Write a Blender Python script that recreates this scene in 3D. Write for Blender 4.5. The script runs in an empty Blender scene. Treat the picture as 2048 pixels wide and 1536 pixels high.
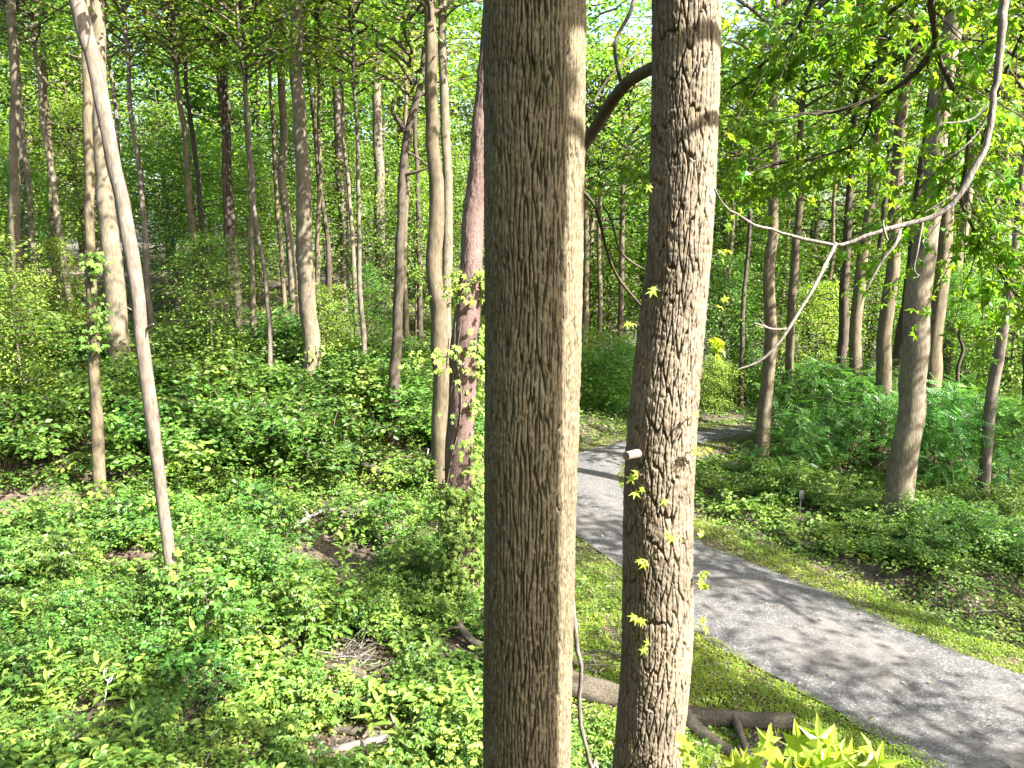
import bpy, math, random
import numpy as np
from mathutils import Vector, Matrix

SC = bpy.context.scene
COL = SC.collection
R = math.radians

# ------------------------------------------------------------------ camera
PITCH = R(10.7)
CAM_Z = 8.0
FPX = 1518.0                       # focal length in pixels of the 2048 px wide photograph
cam_d = bpy.data.cameras.new('camera')
cam_d.sensor_width = 36.0
cam_d.lens = 36.0 * FPX / 2048.0
cam_d.clip_start = 0.05
cam_d.clip_end = 1500.0
cam = bpy.data.objects.new('camera', cam_d)
cam.location = (0, 0, CAM_Z)
cam.rotation_euler = (R(90) - PITCH, 0, 0)
COL.objects.link(cam)
SC.camera = cam

# ------------------------------------------------------------------ light
SUN_AZ, SUN_EL = R(58), R(43)      # azimuth measured from the direction towards the viewer, turning to the right
SUN = Vector((math.sin(SUN_AZ) * math.cos(SUN_EL), -math.cos(SUN_AZ) * math.cos(SUN_EL), math.sin(SUN_EL)))
world = bpy.data.worlds.new('World')
SC.world = world
world.use_nodes = True
wn = world.node_tree.nodes
wl = world.node_tree.links
sky = wn.new('ShaderNodeTexSky')
sky.sky_type = 'NISHITA'
sky.sun_disc = False
sky.sun_elevation = SUN_EL
sky.sun_rotation = math.atan2(SUN.x, SUN.y)
sky.air_density = 1.0
sky.dust_density = 4.0
wn['Background'].inputs['Strength'].default_value = 0.085
wl.new(sky.outputs[0], wn['Background'].inputs['Color'])
sun_d = bpy.data.lights.new('sun', 'SUN')
sun_d.energy = 5.0
sun_d.angle = R(0.5)
sun_d.color = (1.0, 0.965, 0.91)
sun = bpy.data.objects.new('sun', sun_d)
sun.rotation_euler = SUN.to_track_quat('Z', 'Y').to_euler()
sun.location = (30, -10, 40)
COL.objects.link(sun)
SC.view_settings.view_transform = 'Standard'
SC.view_settings.look = 'None'
SC.view_settings.gamma = 1.0
SC.view_settings.exposure = 2.95
SC.render.engine = 'CYCLES'
SC.cycles.max_bounces = 4
SC.cycles.diffuse_bounces = 2
SC.cycles.glossy_bounces = 1
SC.cycles.transmission_bounces = 3
SC.cycles.transparent_max_bounces = 4
SC.cycles.caustics_reflective = False
SC.cycles.caustics_refractive = False
SC.cycles.sample_clamp_indirect = 6.0

rng = np.random.default_rng(7)
random.seed(7)

# ------------------------------------------------------------------ helpers: maths
FWD = np.array([0, math.cos(PITCH), -math.sin(PITCH)])
UPV = np.array([0, math.sin(PITCH), math.cos(PITCH)])
RGT = np.array([1.0, 0, 0])
ORG = np.array([0, 0, CAM_Z])


def ray(px, py):
    return FWD + RGT * (px - 1024) / FPX - UPV * (py - 768) / FPX


def P(px, py, Y):
    """the point of the place that lies Y metres north of the viewer in the direction of a pixel"""
    d = ray(px, py)
    return ORG + d * (Y / d[1])


def depth(p):
    return float(np.dot(np.asarray(p) - ORG, FWD))


def flat(px, py, z=0.0):
    d = ray(px, py)
    return ORG + d * ((z - CAM_Z) / d[2])


def unit(a):
    a = np.asarray(a, float)
    return a / np.maximum(np.linalg.norm(a, axis=-1, keepdims=True), 1e-9)


def sstep(a, b, x):
    t = np.clip((x - a) / (b - a), 0, 1)
    return t * t * (3 - 2 * t)


def hash2(i, j, s):
    h = (i.astype(np.int64) * 374761393 + j.astype(np.int64) * 668265263 + s * 974634277) & 0x7fffffff
    h = ((h ^ (h >> 13)) * 1274126177) & 0x7fffffff
    h = h ^ (h >> 16)
    return (h & 0xffff) / 65535.0


def vnoise(x, y, s=0):
    x = np.asarray(x, float); y = np.asarray(y, float)
    i = np.floor(x); j = np.floor(y)
    u = x - i; v = y - j
    u = u * u * (3 - 2 * u); v = v * v * (3 - 2 * v)
    i = i.astype(np.int64); j = j.astype(np.int64)
    a = hash2(i, j, s); b = hash2(i + 1, j, s); c = hash2(i, j + 1, s); d = hash2(i + 1, j + 1, s)
    return (a * (1 - u) + b * u) * (1 - v) + (c * (1 - u) + d * u) * v


def fbm(x, y, s=0, o=3):
    t = 0; a = 0.5; f = 1.0
    for k in range(o):
        t = t + a * vnoise(np.asarray(x) * f, np.asarray(y) * f, s + k * 17); a *= 0.5; f *= 2.03
    return t / (1 - 0.5 ** o)


def spline(pts, n):
    """Catmull-Rom through the points, n samples, any dimension"""
    p = np.asarray(pts, float)
    m = len(p)
    if m == 2:
        t = np.linspace(0, 1, n)[:, None]
        return p[0] * (1 - t) + p[1] * t
    q = np.vstack([2 * p[0] - p[1], p, 2 * p[-1] - p[-2]])
    seg = np.linalg.norm(np.diff(p[:, :3], axis=0), axis=1)
    cum = np.concatenate([[0], np.cumsum(seg)])
    s = np.linspace(0, cum[-1], n)
    k = np.clip(np.searchsorted(cum, s, 'right') - 1, 0, m - 2)
    t = ((s - cum[k]) / np.maximum(seg[k], 1e-9))[:, None]
    a, b, c, d = q[k], q[k + 1], q[k + 2], q[k + 3]
    return 0.5 * (2 * b + (c - a) * t + (2 * a - 5 * b + 4 * c - d) * t ** 2 + (3 * b - a - 3 * c + d) * t ** 3)


# ------------------------------------------------------------------ helpers: meshes
class MB:
    """collects vertices and faces (numpy) and links them as ONE mesh object"""
    def __init__(self):
        self.v = []; self.f = []; self.n = 0; self.t = []

    def add(self, verts, faces, mat=0, smooth=True, tint=None):
        verts = np.asarray(verts, float).reshape(-1, 3)
        faces = np.asarray(faces, np.int64)
        self.v.append(verts)
        self.t.append(np.full(len(verts), 0.5) if tint is None else np.asarray(tint, float))
        self.f.append((faces + self.n, mat, smooth))
        self.n += len(verts)
        return self

    def tube(self, pts, rad, seg=8, mat=0, cap=True, wob=0.0, seed=0, smooth=True):
        p = np.asarray(pts, float); n = len(p)
        r = np.asarray(rad, float) * np.ones(n)
        tg = unit(np.gradient(p, axis=0))
        ref = np.array([0.0, 0, 1]) if abs(tg[0][2]) < 0.85 else np.array([1.0, 0, 0])
        us = np.zeros_like(p)
        u = unit(np.cross(tg[0], ref))
        for i in range(n):
            u = unit(u - tg[i] * np.dot(u, tg[i])); us[i] = u
        ws = np.cross(tg, us)
        an = np.linspace(0, 2 * math.pi, seg, endpoint=False)
        rr = r[:, None] * np.ones((1, seg))
        if wob:
            cum = np.concatenate([[0], np.cumsum(np.linalg.norm(np.diff(p, axis=0), axis=1))])
            A, Z = np.meshgrid(an, cum)
            k = max(r.max(), 1e-3)
            rr = rr * (1 + wob * (fbm(np.cos(A) * 2 + 9, np.sin(A) * 2 + Z * 0.35 / k * 0.4 + 9, seed) - 0.5) * 2)
        v = p[:, None, :] + rr[..., None] * (np.cos(an)[None, :, None] * us[:, None, :] + np.sin(an)[None, :, None] * ws[:, None, :])
        i = np.arange(n - 1)[:, None] * seg; j = np.arange(seg)[None, :]; j2 = (j + 1) % seg
        q = np.stack([i + j, i + j2, i + seg + j2, i + seg + j], -1).reshape(-1, 4)
        self.add(v.reshape(-1, 3), q, mat, smooth)
        if cap:
            for row in (0, n - 1):
                ring = v[row]
                c = ring.mean(0)
                a = np.arange(seg); b = (a + 1) % seg
                t = np.stack([a if row else b, b if row else a, np.full(seg, seg)], -1)
                self.add(np.vstack([ring, c]), t, mat, False)
        return self

    def box(self, c, s, mat=0, rz=0.0):
        x, y, z = np.asarray(s) / 2.0
        v = np.array([[a * x, b * y, d * z] for d in (-1, 1) for b in (-1, 1) for a in (-1, 1)])
        ca, sa = math.cos(rz), math.sin(rz)
        v = v @ np.array([[ca, sa, 0], [-sa, ca, 0], [0, 0, 1]]) + np.asarray(c)
        f = [[0, 2, 3, 1], [4, 5, 7, 6], [0, 1, 5, 4], [2, 6, 7, 3], [0, 4, 6, 2], [1, 3, 7, 5]]
        return self.add(v, f, mat, False)

    def leaves(self, P_, D, N, S, tpl, mat=0, tint=None):
        tv, tf = tpl
        P_ = np.asarray(P_, float); n = len(P_)
        if n == 0:
            return self
        D = unit(D); X = unit(np.cross(D, N)); N = np.cross(X, D)
        S = np.asarray(S, float) * np.ones(n)
        v = P_[:, None, :] + S[:, None, None] * (tv[None, :, 0:1] * X[:, None, :] + tv[None, :, 1:2] * D[:, None, :] + tv[None, :, 2:3] * N[:, None, :])
        f = (np.arange(n)[:, None, None] * len(tv) + tf[None]).reshape(-1, tf.shape[1])
        if tint is None:
            tint = rng.random(n)
        self.add(v.reshape(-1, 3), f, mat, False, np.repeat(tint, len(tv)))
        return self

    def mesh(self, name, mats):
        me = bpy.data.meshes.new(name)
        v = np.vstack(self.v)
        me.vertices.add(len(v))
        me.vertices.foreach_set('co', v.astype(np.float32).ravel())
        loops = np.concatenate([f.ravel() for f, m, s in self.f])
        tot = np.concatenate([np.full(len(f), f.shape[1]) for f, m, s in self.f])
        start = np.concatenate([[0], np.cumsum(tot)[:-1]])
        me.loops.add(len(loops))
        me.loops.foreach_set('vertex_index', loops.astype(np.int32))
        me.polygons.add(len(tot))
        me.polygons.foreach_set('loop_start', start.astype(np.int32))
        me.polygons.foreach_set('material_index', np.concatenate([np.full(len(f), m) for f, m, s in self.f]).astype(np.int32))
        me.polygons.foreach_set('use_smooth', np.concatenate([np.full(len(f), s) for f, m, s in self.f]).astype(bool))
        me.update(calc_edges=True)
        at = me.attributes.new('tint', 'FLOAT', 'POINT')
        at.data.foreach_set('value', np.concatenate(self.t).astype(np.float32))
        for m in (mats if isinstance(mats, (list, tuple)) else [mats]):
            me.materials.append(m)
        return me

    def build(self, name, mats, parent=None, origin=None):
        if origin is not None:
            self.v = [a - np.asarray(origin) for a in self.v]
        o = link(name, self.mesh(name, mats), parent)
        if origin is not None and parent is None:
            o.location = origin
        return o


def link(name, data, parent=None):
    o = bpy.data.objects.new(name, data)
    COL.objects.link(o)
    o.parent = parent
    return o


def tag(o, label=None, cat=None, group=None, kind=None):
    if label: o['label'] = label
    if cat: o['category'] = cat
    if group: o['group'] = group
    if kind: o['kind'] = kind
    return o


def thing(name, loc, label, cat, group=None):
    o = link(name, None)
    o.empty_display_size = 0.2
    o.location = loc
    return tag(o, label, cat, group)


# leaf outlines: x across, y along, z out of the blade
def tpl(verts, faces):
    return np.array(verts, float), np.array(faces, np.int64)


T_SIMPLE = tpl([(0, 0, 0), (-.34, .45, .09), (.34, .45, .09), (0, 1, -.06)], [(0, 2, 3), (0, 3, 1)])
T_OVATE = tpl([(0, 0, 0), (-.24, .2, .05), (-.3, .5, .08), (-.16, .8, .02), (0, 1, -.1), (.16, .8, .02), (.3, .5, .08), (.24, .2, .05), (0, .5, 0)],
              [(8, 1, 0), (8, 2, 1), (8, 3, 2), (8, 4, 3), (8, 5, 4), (8, 6, 5), (8, 7, 6), (8, 0, 7)])
T_LANCE = tpl([(0, 0, 0), (-.12, .25, .04), (-.14, .5, .05), (0, 1, -.14), (.14, .5, .05), (.12, .25, .04), (0, .45, 0)],
              [(6, 1, 0), (6, 2, 1), (6, 3, 2), (6, 4, 3), (6, 5, 4), (6, 0, 5)])
T_BLADE = tpl([(-.035, 0, 0), (.035, 0, 0), (.02, .6, .06), (0, 1, .22), (-.02, .6, .06)], [(0, 1, 2), (0, 2, 4), (4, 2, 3)])


def lobed(angles, tips, notch, cy=.36, droop=-.15):
    v = [(0, cy, .02), (0, 0.05, 0)]
    for k, (a, t) in enumerate(zip(angles, tips)):
        if k:
            m = R((angles[k - 1] + a) / 2)
            v.append((-math.sin(m) * notch, cy + math.cos(m) * notch, .05))
        v.append((-math.sin(R(a)) * t, cy + math.cos(R(a)) * t, droop))
    n = len(v)
    f = [(0, k, k + 1) for k in range(1, n - 1)] + [(0, n - 1, 1)]
    # the outline runs clockwise or counter-clockwise; the petiole is a thin sliver
    v += [(-.014, 0.06, 0), (.014, 0.06, 0), (0, -.3, -.05)]
    f.append((n, n + 2, n + 1))
    return tpl(v, f)


T_GUM = lobed([128, 62, 0, -62, -128], [.40, .56, .62, .56, .40], .215)
T_MAPLE = lobed([120, 60, 0, -60, -120], [.40, .56, .62, .56, .40], .30)


def pinnate(pairs=7):
    v = []; f = []
    for k in range(pairs):
        y = .16 + .78 * k / (pairs - 1)
        l = .20 * (1 - .45 * abs(k / (pairs - 1) - .4))
        for s in (-1, 1):
            b = len(v); z = -.12 * y * y
            v += [(0, y, z), (s * l * .5, y - .02, z + .03), (s * l, y + .05, z - .02), (s * l * .45, y + .075, z + .03)]
            f += [(b, b + 1, b + 2), (b, b + 2, b + 3)]
    b = len(v)
    v += [(-.006, 0, 0), (.006, 0, 0), (0, 1.02, -.12)]
    f.append((b, b + 1, b + 2))
    return tpl(v, f)


T_PINN = pinnate()


# ------------------------------------------------------------------ materials
def new_mat(name):
    m = bpy.data.materials.new(name)
    m.use_nodes = True
    n = m.node_tree.nodes
    n.clear()
    return m, n, m.node_tree.links


def ramp(n, stops, interp='LINEAR'):
    r = n.new('ShaderNodeValToRGB')
    r.color_ramp.interpolation = interp
    e = r.color_ramp.elements
    while len(e) < len(stops):
        e.new(0.5)
    for k, (p, c) in enumerate(stops):
        e[k].position = p
        e[k].color = (*c, 1) if len(c) == 3 else c
    return r


def leaf_mat(name, stops, trans=0.42, rough=0.5, vary=1.0, spec=0.35):
    m, n, l = new_mat(name)
    at = n.new('ShaderNodeAttribute'); at.attribute_name = 'tint'
    rp = ramp(n, stops)
    l.new(at.outputs['Fac'], rp.inputs[0])
    oi = n.new('ShaderNodeObjectInfo')
    hs = n.new('ShaderNodeHueSaturation')
    mr = n.new('ShaderNodeMapRange'); mr.inputs['To Min'].default_value = 0.5 - .022 * vary; mr.inputs['To Max'].default_value = 0.5 + .018 * vary
    mv = n.new('ShaderNodeMapRange'); mv.inputs['To Min'].default_value = 1 - .22 * vary; mv.inputs['To Max'].default_value = 1 + .22 * vary
    ml = n.new('ShaderNodeMath'); ml.operation = 'MULTIPLY'; ml.inputs[1].default_value = 7.31
    fr = n.new('ShaderNodeMath'); fr.operation = 'FRACT'
    l.new(oi.outputs['Random'], mr.inputs['Value'])
    l.new(oi.outputs['Random'], ml.inputs[0]); l.new(ml.outputs[0], fr.inputs[0]); l.new(fr.outputs[0], mv.inputs['Value'])
    l.new(mr.outputs[0], hs.inputs['Hue']); l.new(mv.outputs[0], hs.inputs['Value'])
    l.new(rp.outputs[0], hs.inputs['Color'])
    pb = n.new('ShaderNodeBsdfPrincipled')
    pb.inputs['Roughness'].default_value = rough
    pb.inputs['Specular IOR Level'].default_value = spec
    l.new(hs.outputs[0], pb.inputs['Base Color'])
    # light that comes through a leaf is yellower
    tc = n.new('ShaderNodeMix'); tc.data_type = 'RGBA'; tc.blend_type = 'MULTIPLY'
    tc.inputs['Factor'].default_value = 1.0
    l.new(hs.outputs[0], tc.inputs[6]); tc.inputs[7].default_value = (1.75, 1.7, 0.62, 1)
    tr = n.new('ShaderNodeBsdfTranslucent')
    l.new(tc.outputs[2], tr.inputs['Color'])
    mx = n.new('ShaderNodeMixShader'); mx.inputs[0].default_value = trans
    l.new(pb.outputs[0], mx.inputs[1]); l.new(tr.outputs[0], mx.inputs[2])
    out = n.new('ShaderNodeOutputMaterial')
    l.new(mx.outputs[0], out.inputs['Surface'])
    return m


def bark_mat(name, dark, light, scale=14, stretch=0.22, bump=0.6, moss=0.0, lichen=0.0, vary=0.25, dist=0.02, mosscol=(.10, .105, .035)):
    m, n, l = new_mat(name)
    tc = n.new('ShaderNodeTexCoord')
    mp = n.new('ShaderNodeMapping'); mp.inputs['Scale'].default_value = (scale, scale, scale * stretch)
    l.new(tc.outputs['Object'], mp.inputs['Vector'])
    nz = n.new('ShaderNodeTexNoise'); nz.inputs['Scale'].default_value = 1.0; nz.inputs['Detail'].default_value = 6; nz.inputs['Roughness'].default_value = .65
    l.new(mp.outputs[0], nz.inputs['Vector'])
    rp = ramp(n, [(.32, dark), (.68, light)])
    l.new(nz.outputs['Fac'], rp.inputs[0])
    col = rp.outputs[0]
    big = n.new('ShaderNodeTexNoise'); big.inputs['Scale'].default_value = 2.2; big.inputs['Detail'].default_value = 4
    l.new(tc.outputs['Object'], big.inputs['Vector'])
    br = ramp(n, [(.35, (1 - vary,) * 3), (.65, (1 + vary * .6,) * 3)])
    l.new(big.outputs['Fac'], br.inputs[0])
    mu = n.new('ShaderNodeMix'); mu.data_type = 'RGBA'; mu.blend_type = 'MULTIPLY'; mu.inputs['Factor'].default_value = 1
    l.new(col, mu.inputs[6]); l.new(br.outputs[0], mu.inputs[7])
    col = mu.outputs[2]

    def blotch(col, c, amount, sc, seedoff):
        mpp = n.new('ShaderNodeMapping'); mpp.inputs['Location'].default_value = (seedoff, seedoff * 2, 0); mpp.inputs['Scale'].default_value = (1, 1, .6)
        l.new(tc.outputs['Object'], mpp.inputs['Vector'])
        b = n.new('ShaderNodeTexNoise'); b.inputs['Scale'].default_value = sc; b.inputs['Detail'].default_value = 7; b.inputs['Roughness'].default_value = .7
        l.new(mpp.outputs[0], b.inputs['Vector'])
        r = ramp(n, [(.66 - amount * .25, (0, 0, 0)), (.74 - amount * .2, (.85,) * 3)])
        l.new(b.outputs['Fac'], r.inputs[0])
        x = n.new('ShaderNodeMix'); x.data_type = 'RGBA'
        l.new(r.outputs[0], x.inputs['Factor']); l.new(col, x.inputs[6]); x.inputs[7].default_value = (*c, 1)
        return x.outputs[2]
    if moss:
        col = blotch(col, mosscol, moss, 3.0, 3.7)
    if lichen:
        col = blotch(col, (.24, .235, .20), lichen, 9.0, 9.1)
    oi = n.new('ShaderNodeObjectInfo')
    mv = n.new('ShaderNodeMapRange'); mv.inputs['To Min'].default_value = .85; mv.inputs['To Max'].default_value = 1.15
    l.new(oi.outputs['Random'], mv.inputs['Value'])
    hs = n.new('ShaderNodeHueSaturation'); l.new(mv.outputs[0], hs.inputs['Value']); l.new(col, hs.inputs['Color'])
    pb = n.new('ShaderNodeBsdfPrincipled'); pb.inputs['Roughness'].default_value = .9; pb.inputs['Specular IOR Level'].default_value = .15
    l.new(hs.outputs[0], pb.inputs['Base Color'])
    bp = n.new('ShaderNodeBump'); bp.inputs['Strength'].default_value = bump; bp.inputs['Distance'].default_value = dist
    l.new(nz.outputs['Fac'], bp.inputs['Height']); l.new(bp.outputs[0], pb.inputs['Normal'])
    out = n.new('ShaderNodeOutputMaterial'); l.new(pb.outputs[0], out.inputs['Surface'])
    return m


def plain_mat(name, col, rough=.6, metal=0.0, var=.15, scale=20):
    m, n, l = new_mat(name)
    tc = n.new('ShaderNodeTexCoord')
    nz = n.new('ShaderNodeTexNoise'); nz.inputs['Scale'].default_value = scale; nz.inputs['Detail'].default_value = 4
    l.new(tc.outputs['Object'], nz.inputs['Vector'])
    rp = ramp(n, [(.3, tuple(c * (1 - var) for c in col)), (.7, tuple(min(1, c * (1 + var)) for c in col))])
    l.new(nz.outputs['Fac'], rp.inputs[0])
    pb = n.new('ShaderNodeBsdfPrincipled'); pb.inputs['Roughness'].default_value = rough; pb.inputs['Metallic'].default_value = metal
    l.new(rp.outputs[0], pb.inputs['Base Color'])
    out = n.new('ShaderNodeOutputMaterial'); l.new(pb.outputs[0], out.inputs['Surface'])
    return m


M = {}
G1, G2, G3 = (.055, .125, .018), (.11, .205, .029), (.195, .28, .046)
M['leaf'] = leaf_mat('leaf_green', [(0, G1), (.55, G2), (1, G3)], vary=1.5)
M['leaf_far'] = leaf_mat('leaf_canopy', [(0, (.06, .135, .02)), (.5, (.12, .215, .031)), (1, (.20, .285, .048))], vary=1.5, trans=.5)
M['leaf_shrub'] = leaf_mat('leaf_shrub', [(0, (.036, .092, .016)), (.6, (.08, .165, .027)), (1, (.165, .25, .045))], trans=.42, rough=.42)
M['leaf_blue'] = leaf_mat('leaf_pinnate', [(0, (.04, .115, .026)), (.6, (.075, .18, .038)), (1, (.125, .235, .052))], trans=.42, rough=.42)
M['leaf_ground'] = leaf_mat('leaf_ground_cover', [(0, (.042, .098, .014)), (.5, (.10, .178, .025)), (1, (.225, .285, .05))], trans=.35, vary=0)
M['leaf_gum'] = leaf_mat('leaf_sweetgum', [(0, (.075, .175, .018)), (.6, (.105, .225, .024)), (1, (.17, .285, .034))], trans=.58, rough=.4)
M['leaf_young'] = leaf_mat('leaf_young', [(0, (.16, .25, .03)), (1, (.28, .36, .05))], trans=.5, rough=.4)
M['leaf_vine'] = leaf_mat('leaf_vine', [(0, (.09, .17, .025)), (1, (.20, .28, .06))], trans=.4)
M['grass'] = leaf_mat('grass_blades', [(0, (.09, .155, .016)), (.6, (.165, .235, .024)), (1, (.27, .30, .048))], trans=.35, vary=0)
M['bark_front'] = bark_mat('bark_tan_ridged', (.078, .061, .034), (.18, .149, .098), scale=90, stretch=.4, bump=.8, moss=.22, lichen=.06, vary=.14, dist=.006, mosscol=(.06, .06, .022))
M['bark_gum'] = bark_mat('bark_sweetgum', (.092, .07, .047), (.20, .166, .12), scale=80, stretch=.35, bump=.5, moss=.22, lichen=.05, dist=.006, mosscol=(.15, .115, .03))
M['bark_grey'] = bark_mat('bark_grey', (.075, .06, .039), (.16, .134, .094), scale=22, moss=.2, lichen=.15)
M['bark_pale'] = bark_mat('bark_pale', (.07, .056, .042), (.15, .126, .10), scale=20, bump=.6, lichen=.15)
M['bark_dark'] = bark_mat('bark_dark', (.035, .028, .02), (.085, .068, .05), scale=20, bump=.8, moss=.1)
M['bark_purple'] = bark_mat('bark_plum_brown', (.055, .036, .03), (.125, .084, .073), scale=30, stretch=.5, bump=.9, lichen=.05)
M['bark_brown'] = bark_mat('bark_brown', (.065, .05, .031), (.14, .113, .073), scale=18, moss=.25)
M['deadwood'] = bark_mat('deadwood_pale', (.085, .072, .058), (.20, .178, .152), scale=38, bump=.9)
M['log'] = bark_mat('log_bark', (.028, .023, .016), (.095, .08, .06), scale=34, stretch=1, bump=.9, moss=.2, lichen=.2)
M['twig'] = bark_mat('twig', (.05, .04, .028), (.11, .09, .065), scale=20, bump=.2)

# forest floor
m, n, l = new_mat('forest_floor'); M['floor'] = m
tc = n.new('ShaderNodeTexCoord')
a = n.new('ShaderNodeTexNoise'); a.inputs['Scale'].default_value = .7; a.inputs['Detail'].default_value = 8; a.inputs['Roughness'].default_value = .65
b = n.new('ShaderNodeTexVoronoi'); b.inputs['Scale'].default_value = 16; b.inputs['Randomness'].default_value = 1
for t in (a, b):
    l.new(tc.outputs['Object'], t.inputs['Vector'])
ra = ramp(n, [(.35, (.025, .019, .012)), (.55, (.055, .04, .026)), (.72, (.13, .10, .07))])
l.new(a.outputs['Fac'], ra.inputs[0])
rb = ramp(n, [(0, (.45,) * 3), (1, (1.45, 1.35, 1.25))])
sep = n.new('ShaderNodeSeparateColor'); l.new(b.outputs['Color'], sep.inputs[0]); l.new(sep.outputs[0], rb.inputs[0])
mu = n.new('ShaderNodeMix'); mu.data_type = 'RGBA'; mu.blend_type = 'MULTIPLY'; mu.inputs['Factor'].default_value = 1
l.new(ra.outputs[0], mu.inputs[6]); l.new(rb.outputs[0], mu.inputs[7])
pb = n.new('ShaderNodeBsdfPrincipled'); pb.inputs['Roughness'].default_value = .95
l.new(mu.outputs[2], pb.inputs['Base Color'])
bp = n.new('ShaderNodeBump'); bp.inputs['Strength'].default_value = .8; bp.inputs['Distance'].default_value = .05
l.new(b.outputs['Distance'], bp.inputs['Height']); l.new(bp.outputs[0], pb.inputs['Normal'])
o_ = n.new('ShaderNodeOutputMaterial'); l.new(pb.outputs[0], o_.inputs['Surface'])

# gravel lane: crushed stone, a browner trodden middle, finer pale dust in the wheel tracks
m, n, l = new_mat('gravel_lane'); M['gravel'] = m
tc = n.new('ShaderNodeTexCoord')
vo = n.new('ShaderNodeTexVoronoi'); vo.inputs['Scale'].default_value = 26
v2 = n.new('ShaderNodeTexVoronoi'); v2.inputs['Scale'].default_value = 62
nz = n.new('ShaderNodeTexNoise'); nz.inputs['Scale'].default_value = .55; nz.inputs['Detail'].default_value = 7; nz.inputs['Roughness'].default_value = .6
for t in (vo, v2, nz):
    l.new(tc.outputs['Object'], t.inputs['Vector'])
s1 = n.new('ShaderNodeSeparateColor'); l.new(vo.outputs['Color'], s1.inputs[0])
s2 = n.new('ShaderNodeSeparateColor'); l.new(v2.outputs['Color'], s2.inputs[0])
mm = n.new('ShaderNodeMath'); mm.operation = 'ADD'; l.new(s1.outputs[0], mm.inputs[0]); l.new(s2.outputs[1], mm.inputs[1])
rp = ramp(n, [(0, (.02, .0195, .0195)), (.5, (.055, .053, .051)), (.85, (.11, .106, .10)), (1, (.25, .235, .22))])
m2 = n.new('ShaderNodeMath'); m2.operation = 'MULTIPLY'; m2.inputs[1].default_value = .5
l.new(mm.outputs[0], m2.inputs[0]); l.new(m2.outputs[0], rp.inputs[0])
dn = ramp(n, [(.42, (0, 0, 0)), (.62, (1, 1, 1))]); l.new(nz.outputs['Fac'], dn.inputs[0])
tr_at = n.new('ShaderNodeAttribute'); tr_at.attribute_name = 'tint'     # 0 at the edge, 1 in the middle of the lane
tk = ramp(n, [(0, (.1,) * 3), (.30, (.2,) * 3), (.5, (1,) * 3), (.78, (.9,) * 3), (1, (.45,) * 3)]); l.new(tr_at.outputs['Fac'], tk.inputs[0])
dm = n.new('ShaderNodeMath'); dm.operation = 'MULTIPLY'; l.new(dn.outputs[0], dm.inputs[0]); l.new(tk.outputs[0], dm.inputs[1])
d2 = n.new('ShaderNodeMath'); d2.operation = 'MULTIPLY'; d2.inputs[1].default_value = .8; l.new(dm.outputs[0], d2.inputs[0])
mx = n.new('ShaderNodeMix'); mx.data_type = 'RGBA'; l.new(d2.outputs[0], mx.inputs['Factor'])
l.new(rp.outputs[0], mx.inputs[6]); mx.inputs[7].default_value = (.105, .092, .080, 1)
pb = n.new('ShaderNodeBsdfPrincipled'); pb.inputs['Roughness'].default_value = .9
l.new(mx.outputs[2], pb.inputs['Base Color'])
bp = n.new('ShaderNodeBump'); bp.inputs['Strength'].default_value = .9; bp.inputs['Distance'].default_value = .02
l.new(m2.outputs[0], bp.inputs['Height']); l.new(bp.outputs[0], pb.inputs['Normal'])
o_ = n.new('ShaderNodeOutputMaterial'); l.new(pb.outputs[0], o_.inputs['Surface'])

M['rock'] = plain_mat('rock', (.13, .122, .10), .9, var=.35, scale=6)
M['white_paint'] = plain_mat('white_paint', (.75, .75, .72), .6, var=.05)
M['roof_grey'] = plain_mat('roof_grey', (.42, .43, .45), .6, var=.1)
M['dark_post'] = plain_mat('dark_post', (.03, .028, .025), .7, var=.3)
M['metal_white'] = plain_mat('white_stake', (.8, .82, .8), .4, var=.05)
M['blue'] = plain_mat('blue_stake', (.1, .35, .6), .5, var=.05)
M['glass_dark'] = plain_mat('window_dark', (.03, .035, .04), .2, var=.1)

# ------------------------------------------------------------------ the lane (edges measured on the level ground)
EDGE_L = [(2350, 1800), (2020, 1640), (1800, 1500), (1600, 1384), (1400, 1272), (1250, 1146), (1150, 1072), (1098, 1018), (1080, 975), (1094, 938), (1150, 909), (1250, 884), (1390, 864), (1500, 854), (1700, 838), (2000, 818), (2400, 800)]
EDGE_R = [(2700, 1560), (2330, 1440), (2048, 1352), (1860, 1282), (1640, 1180), (1385, 1078), (1290, 1022), (1245, 982), (1236, 950), (1255, 925), (1320, 901), (1395, 888), (1490, 870), (1570, 862), (1730, 850), (2030, 831), (2430, 812)]
EL = spline([flat(*p) for p in EDGE_L], 150)
ER = spline([flat(*p) for p in EDGE_R], 150)
# pair the two edges by nearest point so that the lane keeps its cross sections
CEN = []
for i in range(0, 150):
    CEN.append((EL[i] + ER[i]) / 2)
CEN = np.array(CEN)
HALF = np.linalg.norm(EL - ER, axis=1) / 2


def lane_dist(x, y):
    """distance to the lane's middle line, in half widths beyond/inside the edge: <0 inside"""
    x = np.asarray(x, float); y = np.asarray(y, float)
    sh = x.shape
    p = np.stack([x.ravel(), y.ravel()], -1)
    best = np.full(len(p), 1e9)
    for c0 in range(0, len(p), 20000):
        q = p[c0:c0 + 20000]
        d = np.linalg.norm(q[:, None, :] - CEN[None, :, :2], axis=2) - HALF[None, :] * .97
        best[c0:c0 + 20000] = d.min(1)
    return best.reshape(sh)


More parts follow.
